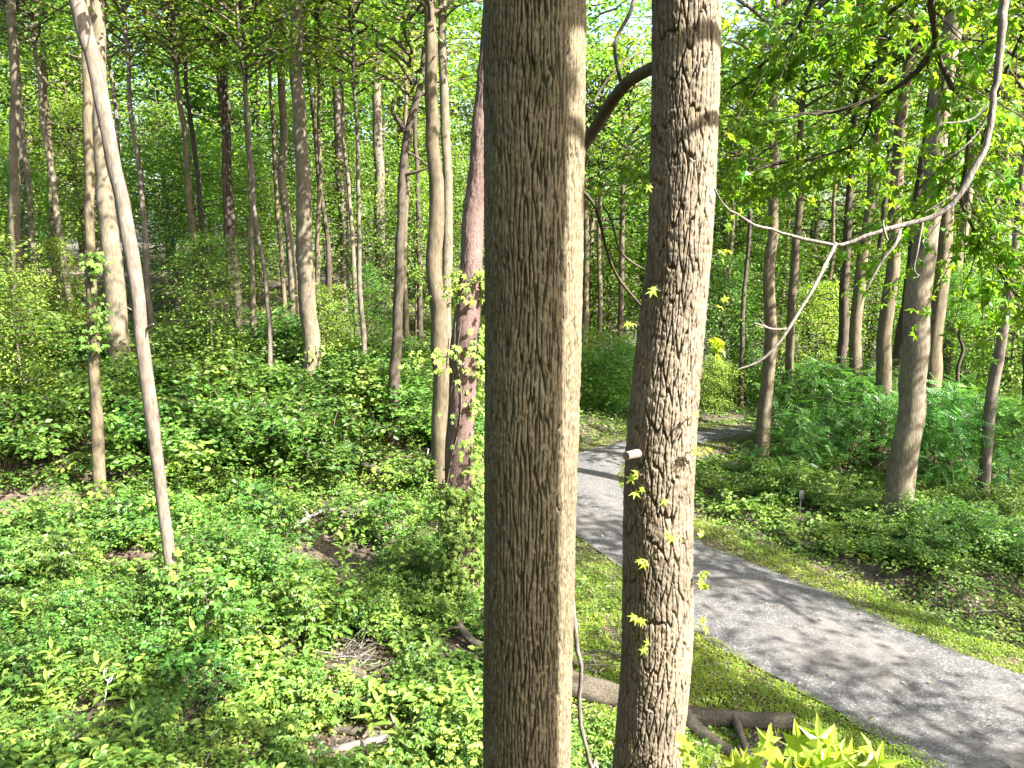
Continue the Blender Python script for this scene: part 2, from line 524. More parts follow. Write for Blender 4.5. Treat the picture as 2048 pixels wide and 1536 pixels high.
def terr(x, y):
    x = np.asarray(x, float); y = np.asarray(y, float)
    pl = .2 * (-x) + .31 * y - 7.9
    hill = .8 * np.logaddexp(0, pl / .8)
    hill = 7.0 * (1 - np.exp(-hill / 7.0))
    left = 1 - sstep(-3, 5, x - np.maximum(0, (y - 45)) * .1)
    fall = np.minimum(.13 * np.logaddexp(0, (y - 41)), 6.0) * sstep(-6, 8, x)
    z = hill * left - fall
    ld = lane_dist(x, y)
    w = sstep(.2, 2.2, ld)
    bumps = (fbm(x * .35, y * .35, 3) - .5) * .7 + (fbm(x * 1.3, y * 1.3, 8) - .5) * .22
    ditch = -.22 * np.exp(-((ld - 1.5) / .6) ** 2) * sstep(2, 4, x)
    return np.where(w > 0, (z + bumps + ditch) * w, 0.0) - .012


def G(px, py):
    d = ray(px, py)
    t = np.linspace(5, 160, 1600)
    q = ORG + d * t[:, None]
    below = q[:, 2] < terr(q[:, 0], q[:, 1])
    k = int(np.argmax(below)) if below.any() else len(t) - 1
    q = q[k]
    return np.array([q[0], q[1], float(terr(q[0], q[1]))])


xs = np.concatenate([np.linspace(-260, -34, 30)[:-1], np.linspace(-34, 34, 190), np.linspace(34, 260, 30)[1:]])
ys = np.concatenate([np.linspace(-60, 2, 12)[:-1], np.linspace(2, 48, 150), np.linspace(48, 320, 50)[1:]])
X, Y = np.meshgrid(xs, ys)
Z = terr(X, Y)
nx, ny = len(xs), len(ys)
i = np.arange(ny - 1)[:, None] * nx; j = np.arange(nx - 1)[None, :]
q = np.stack([i + j, i + j + 1, i + nx + j + 1, i + nx + j], -1).reshape(-1, 4)
tag(MB().add(np.stack([X, Y, Z], -1).reshape(-1, 3), q).build('ground', M['floor']), kind='structure')

k = 15
t = np.linspace(0, 1, k)
V = EL[:, None, :] * (1 - t)[None, :, None] + ER[:, None, :] * t[None, :, None]
wob = (fbm(V[..., 0] * 1.1, V[..., 1] * 1.1, 31) - .5)
V[..., 2] = .018 + .05 * (1 - (2 * t - 1) ** 2)[None, :] + wob * .02
edge_j = (fbm(EL[:, 0] * 2.2, EL[:, 1] * 2.2, 5) - .5) * .35
V[:, 0, :2] += edge_j[:, None] * unit(EL - ER)[:, :2]
V[:, -1, :2] += edge_j[::-1, None] * unit(ER - EL)[:, :2]
i = np.arange(149)[:, None] * k; j = np.arange(k - 1)[None, :]
q = np.stack([i + j, i + j + 1, i + k + j + 1, i + k + j], -1).reshape(-1, 4)
tint = np.broadcast_to((1 - np.abs(2 * t - 1))[None, :], (150, k)).ravel()
tag(MB().add(V.reshape(-1, 3), q[:, ::-1], tint=tint).build('road', M['gravel']), kind='structure')

# ------------------------------------------------------------------ ridged bark on the big trunks
def bark_cells(u, v, circ, cw, ch, seed):
    """cracks between long bark plates: 0 in a crack, 1 on a plate; periodic round the trunk"""
    nu = max(6, int(round(circ / cw)))
    wu = (fbm(v * 3.1, np.cos(u / circ * 6.283) * 1.5 + 4, seed + 5) - .5) * 1.5
    fu = u / circ * nu + wu
    fv = v / ch + (vnoise(u / circ * nu * .9, v * 2, seed + 9) - .5) * .9
    iu = np.floor(fu).astype(np.int64); iv = np.floor(fv).astype(np.int64)
    f1 = np.full(u.shape, 9.0); f2 = np.full(u.shape, 9.0)
    for du in (-1, 0, 1):
        for dv in (-1, 0, 1):
            a = iu + du; b = iv + dv; am = np.mod(a, nu)
            cx = a + .15 + .7 * hash2(am, b, seed); cy = b + .1 + .8 * hash2(am, b, seed + 77)
            d = np.hypot(fu - cx, (fv - cy) * .9)
            s = d < f1
            f2 = np.where(s, f1, np.minimum(f2, d)); f1 = np.where(s, d, f1)
    return f2 - f1


def ridged_trunk(centre, radius, vrow, seg, cw, ch, dep, seed, cwid=.15):
    """centre/radius: sampled spine (n,3),(n,); hi: bool rows that show the full relief"""
    n = len(centre)
    an = np.linspace(0, 2 * math.pi, seg, endpoint=False)
    A, Vv = np.meshgrid(an, vrow)
    rm = float(np.mean(radius)); circ = 2 * math.pi * rm
    U = A * rm
    e = bark_cells(U, Vv, circ, cw, ch, seed)
    e2 = bark_cells(U, Vv, circ, cw * .95, min(ch * .2, .05), seed + 40)
    crack = sstep(0.0, cwid, e) ** .8
    plate = crack * (.80 + .20 * sstep(0, .14, e2))
    plate = plate + .34 * (fbm(A / 6.283 * 40, Vv * 30, seed + 3) - .5) * (.4 + .6 * crack)
    lump = (fbm(np.cos(A) * 1.2 + 5, np.sin(A) * 1.2 + Vv * .9 + 5, seed + 20) - .5)
    rr = radius[:, None] * (1 + .07 * lump) + dep * (plate - .8)
    v = np.stack([centre[:, None, 0] + rr * np.cos(A), centre[:, None, 1] + rr * np.sin(A), centre[:, None, 2] + 0 * A], -1)
    i = np.arange(n - 1)[:, None] * seg; j = np.arange(seg)[None, :]; j2 = (j + 1) % seg
    q = np.stack([i + j, i + j2, i + seg + j2, i + seg + j], -1).reshape(-1, 4)
    return v.reshape(-1, 3), q


def front_tree(rows, Yc, seg, dz, cw, ch, dep, seed, cwid):
    """rows: (py, left px, right px) of the trunk's outline, all at the distance Yc; the trunk goes on above and below"""
    zc, cx, rad = [], [], []
    for py, l_, r_ in rows:
        c = P((l_ + r_) / 2, py, Yc)
        zc.append(c[2]); cx.append(c[0]); rad.append((r_ - l_) / 2 * depth(c) / FPX * .985)
    o = np.argsort(zc)
    zc, cx, rad = np.array(zc)[o], np.array(cx)[o], np.array(rad)[o]
    zv = np.concatenate([np.linspace(-.25, zc[0] - .3, 36)[:-1], np.arange(zc[0] - .3, zc[-1] + .3, dz), np.linspace(zc[-1] + .3, 17, 40)[1:]])
    sx = np.interp(zv, zc, cx); rd = np.interp(zv, zc, rad)
    ker = np.ones(41) / 41
    sm = lambda a: np.convolve(np.pad(a, 20, mode='edge'), ker, 'valid')
    sx, rd = sm(sx), sm(rd)
    lo = zv < zc[0]
    rd = np.where(lo, rd + .35 * np.exp(-(zv + .1) / .45) * .5 + (zc[0] - zv) * .008, rd)
    hi = zv > zc[-1]
    rd = np.where(hi, rd * (1 - (zv - zc[-1]) * .05), rd)
    cen = np.stack([sx, np.full_like(sx, Yc), zv], -1)
    v, q = ridged_trunk(cen, rd, zv, seg, cw, ch, dep, seed, cwid)
    return cen, rd, v, q


def limb_part(parent, base, pts, w, mat, name='branch', seg=8, n=24, wob=.12, seed=0):
    """pts: (px, py, Y); w: widths in px of the photograph along it -> a tapered bough, a part of parent"""
    p3 = np.array([P(*p) for p in pts])
    wd = np.array([ww * depth(c) / FPX / 2 for ww, c in zip(w, p3)])
    s = spline(np.hstack([p3, wd[:, None]]), n)
    return MB().tube(s[:, :3], np.maximum(s[:, 3], .0015), seg, wob=wob, seed=seed).build(name, mat, parent, base)


# ---- the two trunks before the viewer
Y1, Y2 = 3.9, 4.35
cen1, rad1, v, q = front_tree([(0, 967, 1170), (300, 969, 1167), (700, 971, 1160), (1000, 970, 1152), (1300, 968, 1145), (1536, 966, 1140)], Y1, 380, .010, .0205, .42, .030, 11, .17)
base1 = np.array([cen1[0][0], Y1, 0])
F1 = thing('ash_tree', base1, 'thick straight tan trunk with fine ridged bark, nearest the viewer at centre', 'tree')
MB().add(v, q).build('trunk', M['bark_front'], F1, base1)
cen2, rad2, v, q = front_tree([(0, 1306, 1440), (200, 1305, 1436), (350, 1301, 1431), (500, 1298, 1422), (650, 1278, 1408), (800, 1262, 1396), (900, 1252, 1390), (1000, 1248, 1384), (1150, 1247, 1382), (1250, 1246, 1385), (1350, 1243, 1378), (1450, 1234, 1368), (1536, 1226, 1358)], Y2, 330, .009, .032, .24, .032, 23, .12)
base2 = np.array([cen2[0][0], Y2, 0])
F2 = thing('leaning_gum_tree', base2, 'curved sunlit brown trunk with flaky furrowed bark and small leaf sprouts', 'tree')
MB().add(v, q).build('trunk', M['bark_gum'], F2, base2)
limb_part(F2, base2, [(1335, 120, 4.4), (1300, 138, 4.5), (1255, 165, 4.7), (1215, 215, 4.9), (1175, 280, 5.05), (1130, 345, 5.2), (1090, 420, 5.3)], [26, 24, 24, 24, 22, 18, 10], M['bark_brown'], 'branch', 10)
b_ = limb_part(F2, base2, [(1245, 180, 4.75), (1230, 90, 4.8), (1262, 20, 4.9), (1280, -60, 5)], [8, 7, 8, 8], M['twig'], 'branch')
limb_part(F2, base2, [(1210, 225, 4.9), (1190, 200, 4.95), (1240, 130, 5), (1290, 100, 5.1)], [6, 5, 4, 3], M['twig'], 'branch')
limb_part(F1, base1, [(1140, 365, 4.0), (1168, 385, 4.3), (1195, 425, 4.5), (1213, 500, 4.7), (1236, 555, 4.9), (1285, 615, 5.1), (1320, 650, 5.2)], [7, 7, 7, 6, 6, 5, 3], M['twig'], 'branch')
limb_part(F1, base1, [(1205, 410, 4.55), (1222, 440, 4.65), (1240, 500, 4.8), (1265, 525, 4.9), (1292, 540, 5)], [4, 4, 4, 4, 2], M['twig'], 'branch')
limb_part(F2, base2, [(1290, 905, 4.3), (1270, 908, 4.18), (1252, 912, 4.1)], [20, 19, 17], M['bark_pale'], 'branch_stub', 10, 6, .08)

# star shaped leaves, one mesh shared by every large leaf
gum_leaf = MB().leaves([[0, 0, 0]], [[0, 1, 0]], [[0, 0, 1]], [1.0], T_GUM, 0, [.7]).mesh('star_leaf', M['leaf_young'])
gum_leaf_dark = MB().leaves([[0, 0, 0]], [[0, 1, 0]], [[0, 0, 1]], [1.0], T_GUM, 0, [.5]).mesh('star_leaf_green', M['leaf_gum'])
lance_leaf = MB().leaves([[0, 0, 0]], [[0, 1, 0]], [[0, 0, 1]], [1.0], T_LANCE, 0, [.6]).mesh('lance_leaf', M['leaf_ground'])


def place_leaf(mesh, p, d, nrm, s, parent, base, name='leaf'):
    d = Vector(d).normalized(); x = d.cross(Vector(nrm)).normalized(); z = x.cross(d)
    o = link(name, mesh, parent)
    mt = Matrix((x, d, z)).transposed().to_4x4()
    o.matrix_local = Matrix.Translation(Vector(p) - Vector(base)) @ mt @ Matrix.Scale(s, 4)
    return o


# leaf sprouts on the leaning trunk
SPR = [(1312, 578, 2), (1284, 650, 2), (1308, 380, 1), (1357, 824, 1), (1358, 888, 3), (1276, 932, 2), (1280, 962, 2), (1318, 978, 1), (1326, 1050, 3), (1284, 1100, 4), (1376, 1134, 4), (1388, 1180, 3), (1274, 1210, 3), (1290, 1254, 2), (1388, 1262, 2), (1438, 280, 3), (1436, 512, 3), (1412, 618, 2), (1416, 700, 6), (1390, 905, 2), (1235, 1470, 2), (1455, 20, 3), (1450, 60, 2), (1388, 1085, 1)]
for (px, py, cnt) in SPR:
    q0 = P(px, py, Y2)
    k = int(np.argmin(abs(cen2[:, 2] - q0[2])))
    r_ = rad2[k]; cxk = cen2[k][0]
    off = q0[0] - cxk
    ang = math.asin(max(-1, min(1, off / (r_ * 1.02))))
    p0 = np.array([cxk + r_ * 1.0 * math.sin(ang), Y2 - r_ * 1.0 * math.cos(ang), q0[2]])
    nr = np.array([math.sin(ang), -math.cos(ang), 0])
    tip = p0 + nr * .06 + np.array([0, 0, .03])
    MB().tube(np.array([p0 - nr * .02, p0 + nr * .03, tip]), [.004, .003, .002], 5).build('sprout_stem', M['twig'], F2, base2)
    for c in range(cnt):
        d = unit(nr * .7 + rng.normal(0, .55, 3) + np.array([0, 0, -.25]))
        nn = unit(nr * .5 + np.array([.5, -.4, .9]) + rng.normal(0, .25, 3))
        big = 1.7 if py == 700 else 1.0
        place_leaf(gum_leaf, tip + rng.normal(0, .012, 3), d, nn, rng.uniform(.05, .075) * big, F2, base2)

# bare liana hanging beside the thick trunk
pts = [P(1146, 1195, 4.0), P(1152, 1290, 3.98), P(1163, 1340, 3.98), P(1158, 1400, 4.0), P(1166, 1460, 4.02), P(1180, 1536, 4.1), P(1196, 1640, 4.2)]
pts.append(np.array([pts[-1][0] + .2, 4.6, 0.0]))
s = spline(pts, 60)
s[:, :2] += (np.stack([fbm(s[:, 2] * 5, s[:, 2] * 0, 3), fbm(s[:, 2] * 5, s[:, 2] * 0 + 5, 4)], -1) - .5) * .03
tr = thing('hanging_vine', s[-1], 'bare ropy vine hanging down beside the thick centre trunk', 'vine')
MB().tube(s, .0125, 8, wob=.25, seed=4).build('stem', M['deadwood'], tr, s[-1])
MB().tube(spline([s[36], s[36] + (.04, -.02, .03), s[36] + (.055, -.02, .09)], 6), [.005, .005, .004, .004, .003, .002], 5).build('twig', M['bark_pale'], tr, s[-1])

# ------------------------------------------------------------------ crowns (leaf masses with their twigs)
def crown_mesh(name, seed, Rr, H, nbr, per, size, template, leafmat, z0=.05, z1=.95, rise=(.1, .5), clump=5, prof=None, thick=.03, spread=.3, crad=.13):
    g = np.random.default_rng(seed)
    mb = MB()
    P_, D_, N_, S_, T_ = [], [], [], [], []
    for b in range(nbr):
        z = H * (z0 + (z1 - z0) * (b + g.random()) / nbr)
        az = b * 2.399 + g.normal(0, .4)
        f = z / H
        w = (prof(f) if prof else math.sin(math.pi * min(1, .18 + .82 * f)) ** .6)
        L = Rr * max(.15, w) * g.uniform(.55, 1.1)
        dr = np.array([math.cos(az), math.sin(az), 0])
        sl = g.uniform(*rise)
        tt = np.linspace(0, 1, 6)
        path = dr * (L * tt)[:, None] + np.array([0, 0, 1.0]) * (z + L * sl * (tt - .45 * tt ** 2))[:, None]
        path[1:, :2] += np.cumsum(g.normal(0, .05 * L, (5, 2)), 0)
        mb.tube(path, thick * (1 - .85 * tt) * (L / Rr + .3), 4, 1, cap=False)
        # clumps along the outer two thirds, flat sprays
        tc_ = g.uniform(.25, 1.02, clump)
        cp = np.stack([np.interp(tc_, tt, path[:, a]) for a in range(3)], -1)
        side = np.array([-dr[1], dr[0], 0])
        cp += side * (g.normal(0, spread * .75, clump) * L * (1.15 - tc_ * .5))[:, None]
        cp[:, 2] += g.normal(0, .06 * L, clump)
        m = per // clump
        cid = np.repeat(np.arange(clump), m)
        rad = crad * L + .13
        offs = g.normal(0, 1, (len(cid), 3)) * np.array([rad, rad, rad * .32])
        pos = cp[cid] + offs
        pos[:, 2] -= .25 * (offs[:, 0] ** 2 + offs[:, 1] ** 2) / rad
        P_.append(pos)
        out = unit(offs * np.array([1, 1, .3]) + dr * rad * .6)
        D_.append(unit(out + g.normal(0, .45, pos.shape) + np.array([0, 0, -.25])))
        N_.append(unit(np.array([0, 0, 1.0]) + g.normal(0, .42, pos.shape)))
        S_.append(size * g.uniform(.65, 1.25, len(pos)))
        cl = g.normal(0, .16, clump)[cid]
        T_.append(np.clip(.45 + cl + g.normal(0, .2, len(pos)), 0, 1))
    mb.leaves(np.vstack(P_), np.vstack(D_), np.vstack(N_), np.concatenate(S_), template, 0, np.concatenate(T_))
    return mb.mesh(name, [leafmat, M['twig']])


UNDER = [crown_mesh('maple_crown', 100 + k, 2.7, 6.5, 46, 125, .15, T_SIMPLE, M['leaf'], rise=(.0, .35), clump=6) for k in range(5)]
UNDER += [crown_mesh('pale_crown', 120 + k, 2.4, 6.0, 40, 130, .14, T_SIMPLE, M['leaf_far'], rise=(.05, .3), clump=6) for k in range(2)]
CANOPY = [crown_mesh('canopy_crown', 200 + k, 3.8, 8.5, 46, 42, .23, T_SIMPLE, M['leaf_far'], crad=.09, rise=(.3, .9), clump=3, thick=.06, spread=.35) for k in range(4)]
FAR = [crown_mesh('far_crown', 300 + k, 4.6, 17.0, 76, 108, .27, T_SIMPLE, M['leaf_far'], crad=.11, z0=.0, rise=(.0, .5), clump=6, thick=.06,
                  prof=lambda f: .62 + .45 * math.sin(math.pi * min(1, f * .9 + .1))) for k in range(4)]
LOWFAR = [crown_mesh('low_crown', 340 + k, 3.2, 6.0, 60, 190, .17, T_SIMPLE, M['leaf'], z0=.0, rise=(.0, .4), clump=6,
                     prof=lambda f: .8 + .3 * math.sin(math.pi * f)) for k in range(2)]
PINN = [crown_mesh('pinnate_crown', 360 + k, 1.5, 2.6, 22, 24, .52, T_PINN, M['leaf_blue'], rise=(.2, .7), clump=6, thick=.014) for k in range(3)]


def shrub_mesh(name, seed, Rr, H, shoots, per, size, template, mat):
    g = np.random.default_rng(seed)
    mb = MB()
    P_, D_, N_, T_ = [], [], [], []
    for k in range(shoots):
        az = g.random() * 6.283; reach = Rr * g.uniform(.25, 1.1); top = H * g.uniform(.35, 1.15) * (1.1 - .35 * reach / Rr)
        o = np.array([math.cos(az), math.sin(az), 0])
        st = np.array([g.normal(0, .25 * Rr), g.normal(0, .25 * Rr), 0])
        path = spline([st, st + o * reach * .35 + (0, 0, top * .75), st + o * reach * .8 + (0, 0, top), st + o * reach * 1.15 + (0, 0, top * g.uniform(.7, 1.0))], 9)
        mb.tube(path, np.linspace(.010, .002, 9), 4, 1, cap=False)
        f = g.uniform(.22, 1, per)
        c = np.stack([np.interp(f, np.linspace(0, 1, 9), path[:, i]) for i in range(3)], -1)
        a2 = g.random(per) * 6.283
        d = np.stack([np.cos(a2), np.sin(a2), g.normal(-.05, .3, per)], -1) + o * .4
        sp = g.uniform(.2, 1.6, per)[:, None] * size
        P_.append(c + unit(d) * sp * np.array([1, 1, .6]) + g.normal(0, size * .25, c.shape)); D_.append(d)
        N_.append(np.array([0, 0, 1.0]) + o * .25 + g.normal(0, .4, c.shape))
        T_.append(np.clip(.45 + g.normal(0, .2) + g.normal(0, .16, per), 0, 1))
    n_ = shoots * per
    mb.leaves(np.vstack(P_), np.vstack(D_), np.vstack(N_), size * g.uniform(.6, 1.3, n_), template, 0, np.concatenate(T_))
    return mb.mesh(name, [mat, M['twig']])


SHRUB = [shrub_mesh('spicebush', 400 + k, 1.15, 1.3, 34, 75, .105, T_SIMPLE, M['leaf_shrub']) for k in range(4)]
SHRUB += [shrub_mesh('bramble', 420 + k, 1.25, .85, 34, 70, .09, T_SIMPLE, M['leaf_ground']) for k in range(3)]


# ------------------------------------------------------------------ trees
def tree(name, label, px_pts, w, mat, Yb=None, seg=14, n=40, crown=None, cz=10.5, cscale=1.0, group=None, ytop=None, top=17.0, ridge=None, limbs=(), taper=.55, cat='tree', flare=1.35):
    """px_pts: from the foot up, (px, py) on the photograph; the foot stands on the ground, the stem rises at that distance"""
    b = G(*px_pts[0]) if Yb is None else None
    if b is None:
        b = P(*px_pts[0], Yb); b[2] = float(terr(b[0], b[1]))
    Yd = b[1]
    pts = [b]
    for k, (x, y) in enumerate(px_pts[1:]):
        pts.append(P(x, y, Yd + (0 if ytop is None else (ytop - Yd) * (k + 1) / (len(px_pts) - 1))))
    pts = [p for k, p in enumerate(pts) if k == 0 or p[2] > pts[k - 1][2] + .05]
    wd = [ww * depth(p) / FPX / 2 for ww, p in zip(np.interp(np.linspace(0, 1, len(pts)), np.linspace(0, 1, len(w)), w), pts)]
    lean = (pts[-1] - pts[-2]) / max(.2, (pts[-1][2] - pts[-2][2]))
    zt = b[2] + top
    if pts[-1][2] < zt:
        h = zt - pts[-1][2]
        pts.append(pts[-1] + lean * np.array([.6, .6, 1]) * h); wd.append(wd[-1] * taper)
    s = spline(np.hstack([np.array(pts), np.array(wd)[:, None]]), n)
    r_ = np.maximum(s[:, 3], .012)
    hh = s[:, 2] - b[2]
    sd_ = abs(b[0]) * 3.7
    wv = np.stack([fbm(hh * .42, hh * 0 + sd_, 5) - .5, fbm(hh * .42 + 50, hh * 0 + sd_, 6) - .5], -1) * np.clip(hh / 3, 0, 1)[:, None] * (.32 + .0 * hh[:, None])
    s[:, :2] += wv
    r_ = r_ * (1 + (flare - 1) * np.exp(-np.maximum(hh, 0) / .35))
    s[0, 2] -= .15
    root = thing(name, b, label, cat, group)
    if ridge:
        vr = s[:, 2]
        v, q = ridged_trunk(s[:, :3], r_, vr, seg, ridge[0], ridge[1], ridge[2], int(b[0] * 10) % 97 + 3)
        MB().add(v, q).build('trunk', mat, root, b)
    else:
        MB().tube(s[:, :3], r_, seg, wob=.17, seed=int(abs(b[0]) * 7) + 1).build('trunk', mat, root, b)
    if crown is not None:
        c = link('crown', crown, root)
        k = int(np.argmin(abs(s[:, 2] - (b[2] + cz))))
        c.location = Vector(s[k, :3] - b)
        c.rotation_euler = (0, 0, random.uniform(0, 6.28))
        c.scale = (cscale * random.uniform(.9, 1.1),) * 2 + (cscale * random.uniform(.9, 1.1),)
    for (lp, lw, lm) in limbs:
        limb_part(root, b, [(x, y, Yd + dy) for (x, y, dy) in lp], lw, lm, 'branch', 7, 16)
    return root, b, s


cc = lambda: random.choice(CANOPY)
# left of the thick trunk
tree('leaning_sapling', 'slender pale trunk leaning left from the undergrowth, tallest and barest on that slope', [(352, 1245), (340, 1120), (322, 980), (300, 800), (275, 600), (243, 420), (215, 260), (192, 120), (158, -10)], [20, 22, 24, 26, 26, 27, 27, 30, 30], M['bark_pale'], seg=18, n=60, crown=cc(), cz=12, top=18,
     limbs=[([(292, 660, 0), (300, 652, -.1), (307, 648, -.2)], [7, 5, 3], M['deadwood']), ([(278, 635, 0), (255, 615, -.1), (232, 622, -.2)], [3, 2, 1.5], M['deadwood'])])
t_, bL2, sL2 = tree('thin_trunk_tree', 'thin upright trunk draped with leaves beside the leaning pale trunk', [(202, 1020), (195, 900), (188, 750), (184, 600), (182, 450), (180, 250), (176, 60)], [24, 23, 21, 20, 18, 18, 18], M['bark_brown'], seg=14, crown=cc(), cz=13)
tree('stout_grey_tree', 'stout grey trunk standing behind the leaning pale trunk', [(246, 795), (238, 690), (228, 570), (215, 430), (206, 300), (200, 150), (196, 0)], [44, 40, 38, 33, 30, 27, 24], M['bark_grey'], seg=26, n=80, crown=cc(), cz=13, ridge=(.06, .3, .02))
tree('edge_tree', 'mottled trunk along the left edge of the photo', [(42, 700), (36, 560), (28, 400), (30, 250), (32, 120), (22, 0)], [24, 22, 20, 18, 17, 16], M['bark_grey'], crown=cc(), cz=12)
tree('edge_tree', 'patchy sunlit trunk just right of the mottled edge trunk', [(62, 640), (58, 540), (52, 420), (45, 300)], [20, 18, 16, 14], M['bark_pale'], crown=cc(), cz=11)
tree('slope_tree', 'short lit trunk piece between the edge trunks and the stout grey trunk', [(114, 620), (110, 520), (102, 430), (96, 300)], [16, 15, 14, 12], M['bark_brown'], crown=cc(), cz=11)
tree('dead_snag', 'thin bleached white snag uphill of the leaning pale trunk', [(358, 620), (348, 520), (336, 420), (328, 350)], [13, 11, 9, 5], M['deadwood'], top=6.5, seg=10, crown=None,
     limbs=[([(338, 440, 0), (320, 425, 0), (308, 410, .1)], [4, 3, 2], M['deadwood']), ([(332, 390, 0), (345, 372, 0), (350, 355, .1)], [4, 3, 2], M['deadwood'])])
tree('forked_dark_tree', 'dark trunk forking in two high up on the slope', [(474, 660), (468, 520), (458, 400), (452, 280), (447, 190), (440, 120), (424, 20)], [24, 22, 20, 18, 18, 12, 10], M['bark_dark'], crown=cc(), cz=12,
     limbs=[([(448, 185, 0), (452, 130, 0), (448, 60, 0), (462, -20, 0)], [13, 11, 10, 8], M['bark_dark'])])
tree('slope_tree', 'straight grey trunk just left of the tall speckled trunk', [(592, 690), (584, 560), (574, 440), (566, 280), (560, 120), (556, 0)], [18, 17, 16, 15, 14, 13], M['bark_grey'], crown=cc(), cz=13,
     limbs=[([(556, -60, 0), (538, -30, -.1), (540, 30, -.3), (546, 85, -.3), (564, 108, -.3), (562, 138, -.3)], [9, 9, 8, 8, 7, 4], M['bark_dark'])])
tB, bB, sB = tree('speckled_tree', 'tall straight speckled trunk with vine at its foot, left of centre', [(624, 815), (622, 680), (614, 540), (606, 400), (598, 240), (592, 80), (590, 0)], [36, 34, 32, 29, 26, 25, 24], M['bark_grey'], seg=28, n=110, crown=cc(), cz=13.5, ridge=(.05, .25, .018))
tree('slope_tree', 'pale blotched trunk a little right of the tall speckled trunk', [(690, 640), (687, 520), (683, 400), (676, 240), (670, 80), (668, 0)], [22, 20, 19, 17, 15, 14], M['bark_pale'], crown=cc(), cz=12)
tree('slope_tree', 'pale straight trunk midway between speckled trunk and vine-wrapped trunk', [(762, 640), (760, 540), (757, 380), (754, 200), (750, 0)], [24, 22, 21, 18, 16], M['bark_pale'], crown=cc(), cz=12)
tree('crooked_dark_tree', 'crooked dark trunk with bent forks above the boulders', [(787, 892), (791, 760), (795, 640), (797, 480), (802, 340), (812, 270), (830, 200), (845, 130)], [24, 22, 20, 18, 17, 17, 14, 12], M['bark_dark'], crown=cc(), cz=11,
     limbs=[([(806, 262, 0), (800, 245, 0), (786, 225, 0), (788, 195, .1)], [11, 9, 8, 6], M['bark_dark']), ([(806, 300, 0), (835, 315, 0), (865, 340, .2)], [6, 5, 3], M['bark_dark']),
            ([(805, 350, 0), (830, 345, -.2), (858, 335, -.3)], [7, 6, 4], M['bark_dark'])])
tree('paired_tree', 'front trunk of the close pair standing left of the vine-wrapped trunk', [(882, 1005), (880, 860), (878, 700), (874, 540), (870, 380), (866, 200), (862, 0)], [40, 36, 34, 32, 30, 26, 23], M['bark_brown'], seg=24, n=100, crown=cc(), cz=13, ridge=(.05, .22, .016))
tree('paired_tree', 'slimmer rear trunk of the close pair left of the vine-wrapped trunk', [(905, 985), (900, 850), (893, 640), (889, 420), (887, 200), (885, 0)], [26, 24, 22, 20, 18, 16], M['bark_grey'], crown=cc(), cz=13)
tP, bP, sP = tree('vine_wrapped_tree', 'plum brown flaky trunk wrapped in leafy vine beside the thick centre trunk', [(924, 1205), (920, 1050), (921, 900), (927, 760), (931, 650), (936, 560), (950, 440), (962, 330), (972, 180), (985, 0)], [62, 56, 54, 54, 52, 44, 42, 38, 34, 30], M['bark_purple'], seg=60, n=220, crown=cc(), cz=13, ridge=(.045, .10, .026), flare=1.2)

# right of the trunks
tree('roadside_tree', 'slim brown trunk by the lane bend, first beyond the curved trunk', [(1520, 962), (1526, 840), (1534, 700), (1541, 540), (1547, 380), (1552, 200), (1556, 40)], [30, 27, 24, 22, 20, 17, 15], M['bark_brown'], seg=16, n=60, crown=cc(), cz=12)
tree('woodland_tree', 'thin dark trunk next behind the slim lane-bend trunk', [(1578, 800), (1584, 650), (1592, 500), (1600, 380), (1606, 250)], [18, 17, 16, 14, 12], M['bark_brown'], Yb=30, crown=cc(), cz=12)
tree('woodland_tree', 'shaded trunk left one of the middle pair on the right', [(1680, 800), (1685, 680), (1692, 540), (1700, 400), (1706, 300)], [20, 19, 17, 15, 13], M['bark_dark'], Yb=31, crown=cc(), cz=12)
tree('woodland_tree', 'shaded brown trunk, right one of the middle pair on the right', [(1704, 800), (1712, 680), (1724, 540), (1738, 400), (1756, 200), (1772, 0)], [26, 24, 22, 20, 17, 15], M['bark_brown'], Yb=29, crown=cc(), cz=12)
tree('woodland_tree', 'sun-flecked trunk left of the large smooth trunk on the right', [(1758, 900), (1766, 760), (1776, 600), (1790, 420), (1808, 220), (1830, 0)], [32, 29, 27, 25, 22, 19], M['bark_brown'], Yb=26, seg=18, n=60, crown=cc(), cz=13)
tree('woodland_tree', 'dark leaning trunk half hidden behind the large smooth trunk', [(1776, 860), (1792, 760), (1806, 640), (1826, 480), (1846, 320), (1862, 180)], [22, 22, 21, 19, 17, 15], M['bark_dark'], Yb=29, crown=cc(), cz=13)
tR, bR, sR = tree('large_smooth_tree', 'large smooth olive-grey trunk, broadest one right of the lane', [(1790, 1052), (1806, 900), (1822, 760), (1840, 600), (1862, 420), (1884, 220), (1905, 40), (1910, 0)], [56, 52, 50, 48, 44, 40, 37, 36], M['bark_grey'], seg=40, n=140, crown=cc(), cz=14, ridge=(.035, .16, .009))
tree('woodland_tree', 'furrowed brown trunk close right of the large smooth trunk', [(1858, 880), (1866, 760), (1878, 620), (1892, 460), (1908, 280), (1926, 60)], [32, 30, 28, 26, 23, 20], M['bark_brown'], Yb=27, seg=18, n=60, crown=cc(), cz=13)
tree('woodland_tree', 'grey trunk leaning right behind the furrowed brown trunk', [(1880, 790), (1896, 690), (1912, 580), (1930, 440), (1946, 300)], [22, 20, 18, 16, 14], M['bark_grey'], Yb=33, crown=cc(), cz=12)
tree('roadside_tree', 'slim dappled trunk near the right edge with a kink', [(1964, 1012), (1974, 900), (1986, 790), (2004, 660), (2022, 540), (2034, 440)], [22, 20, 20, 19, 16, 14], M['bark_pale'], seg=14, n=50, crown=cc(), cz=10)
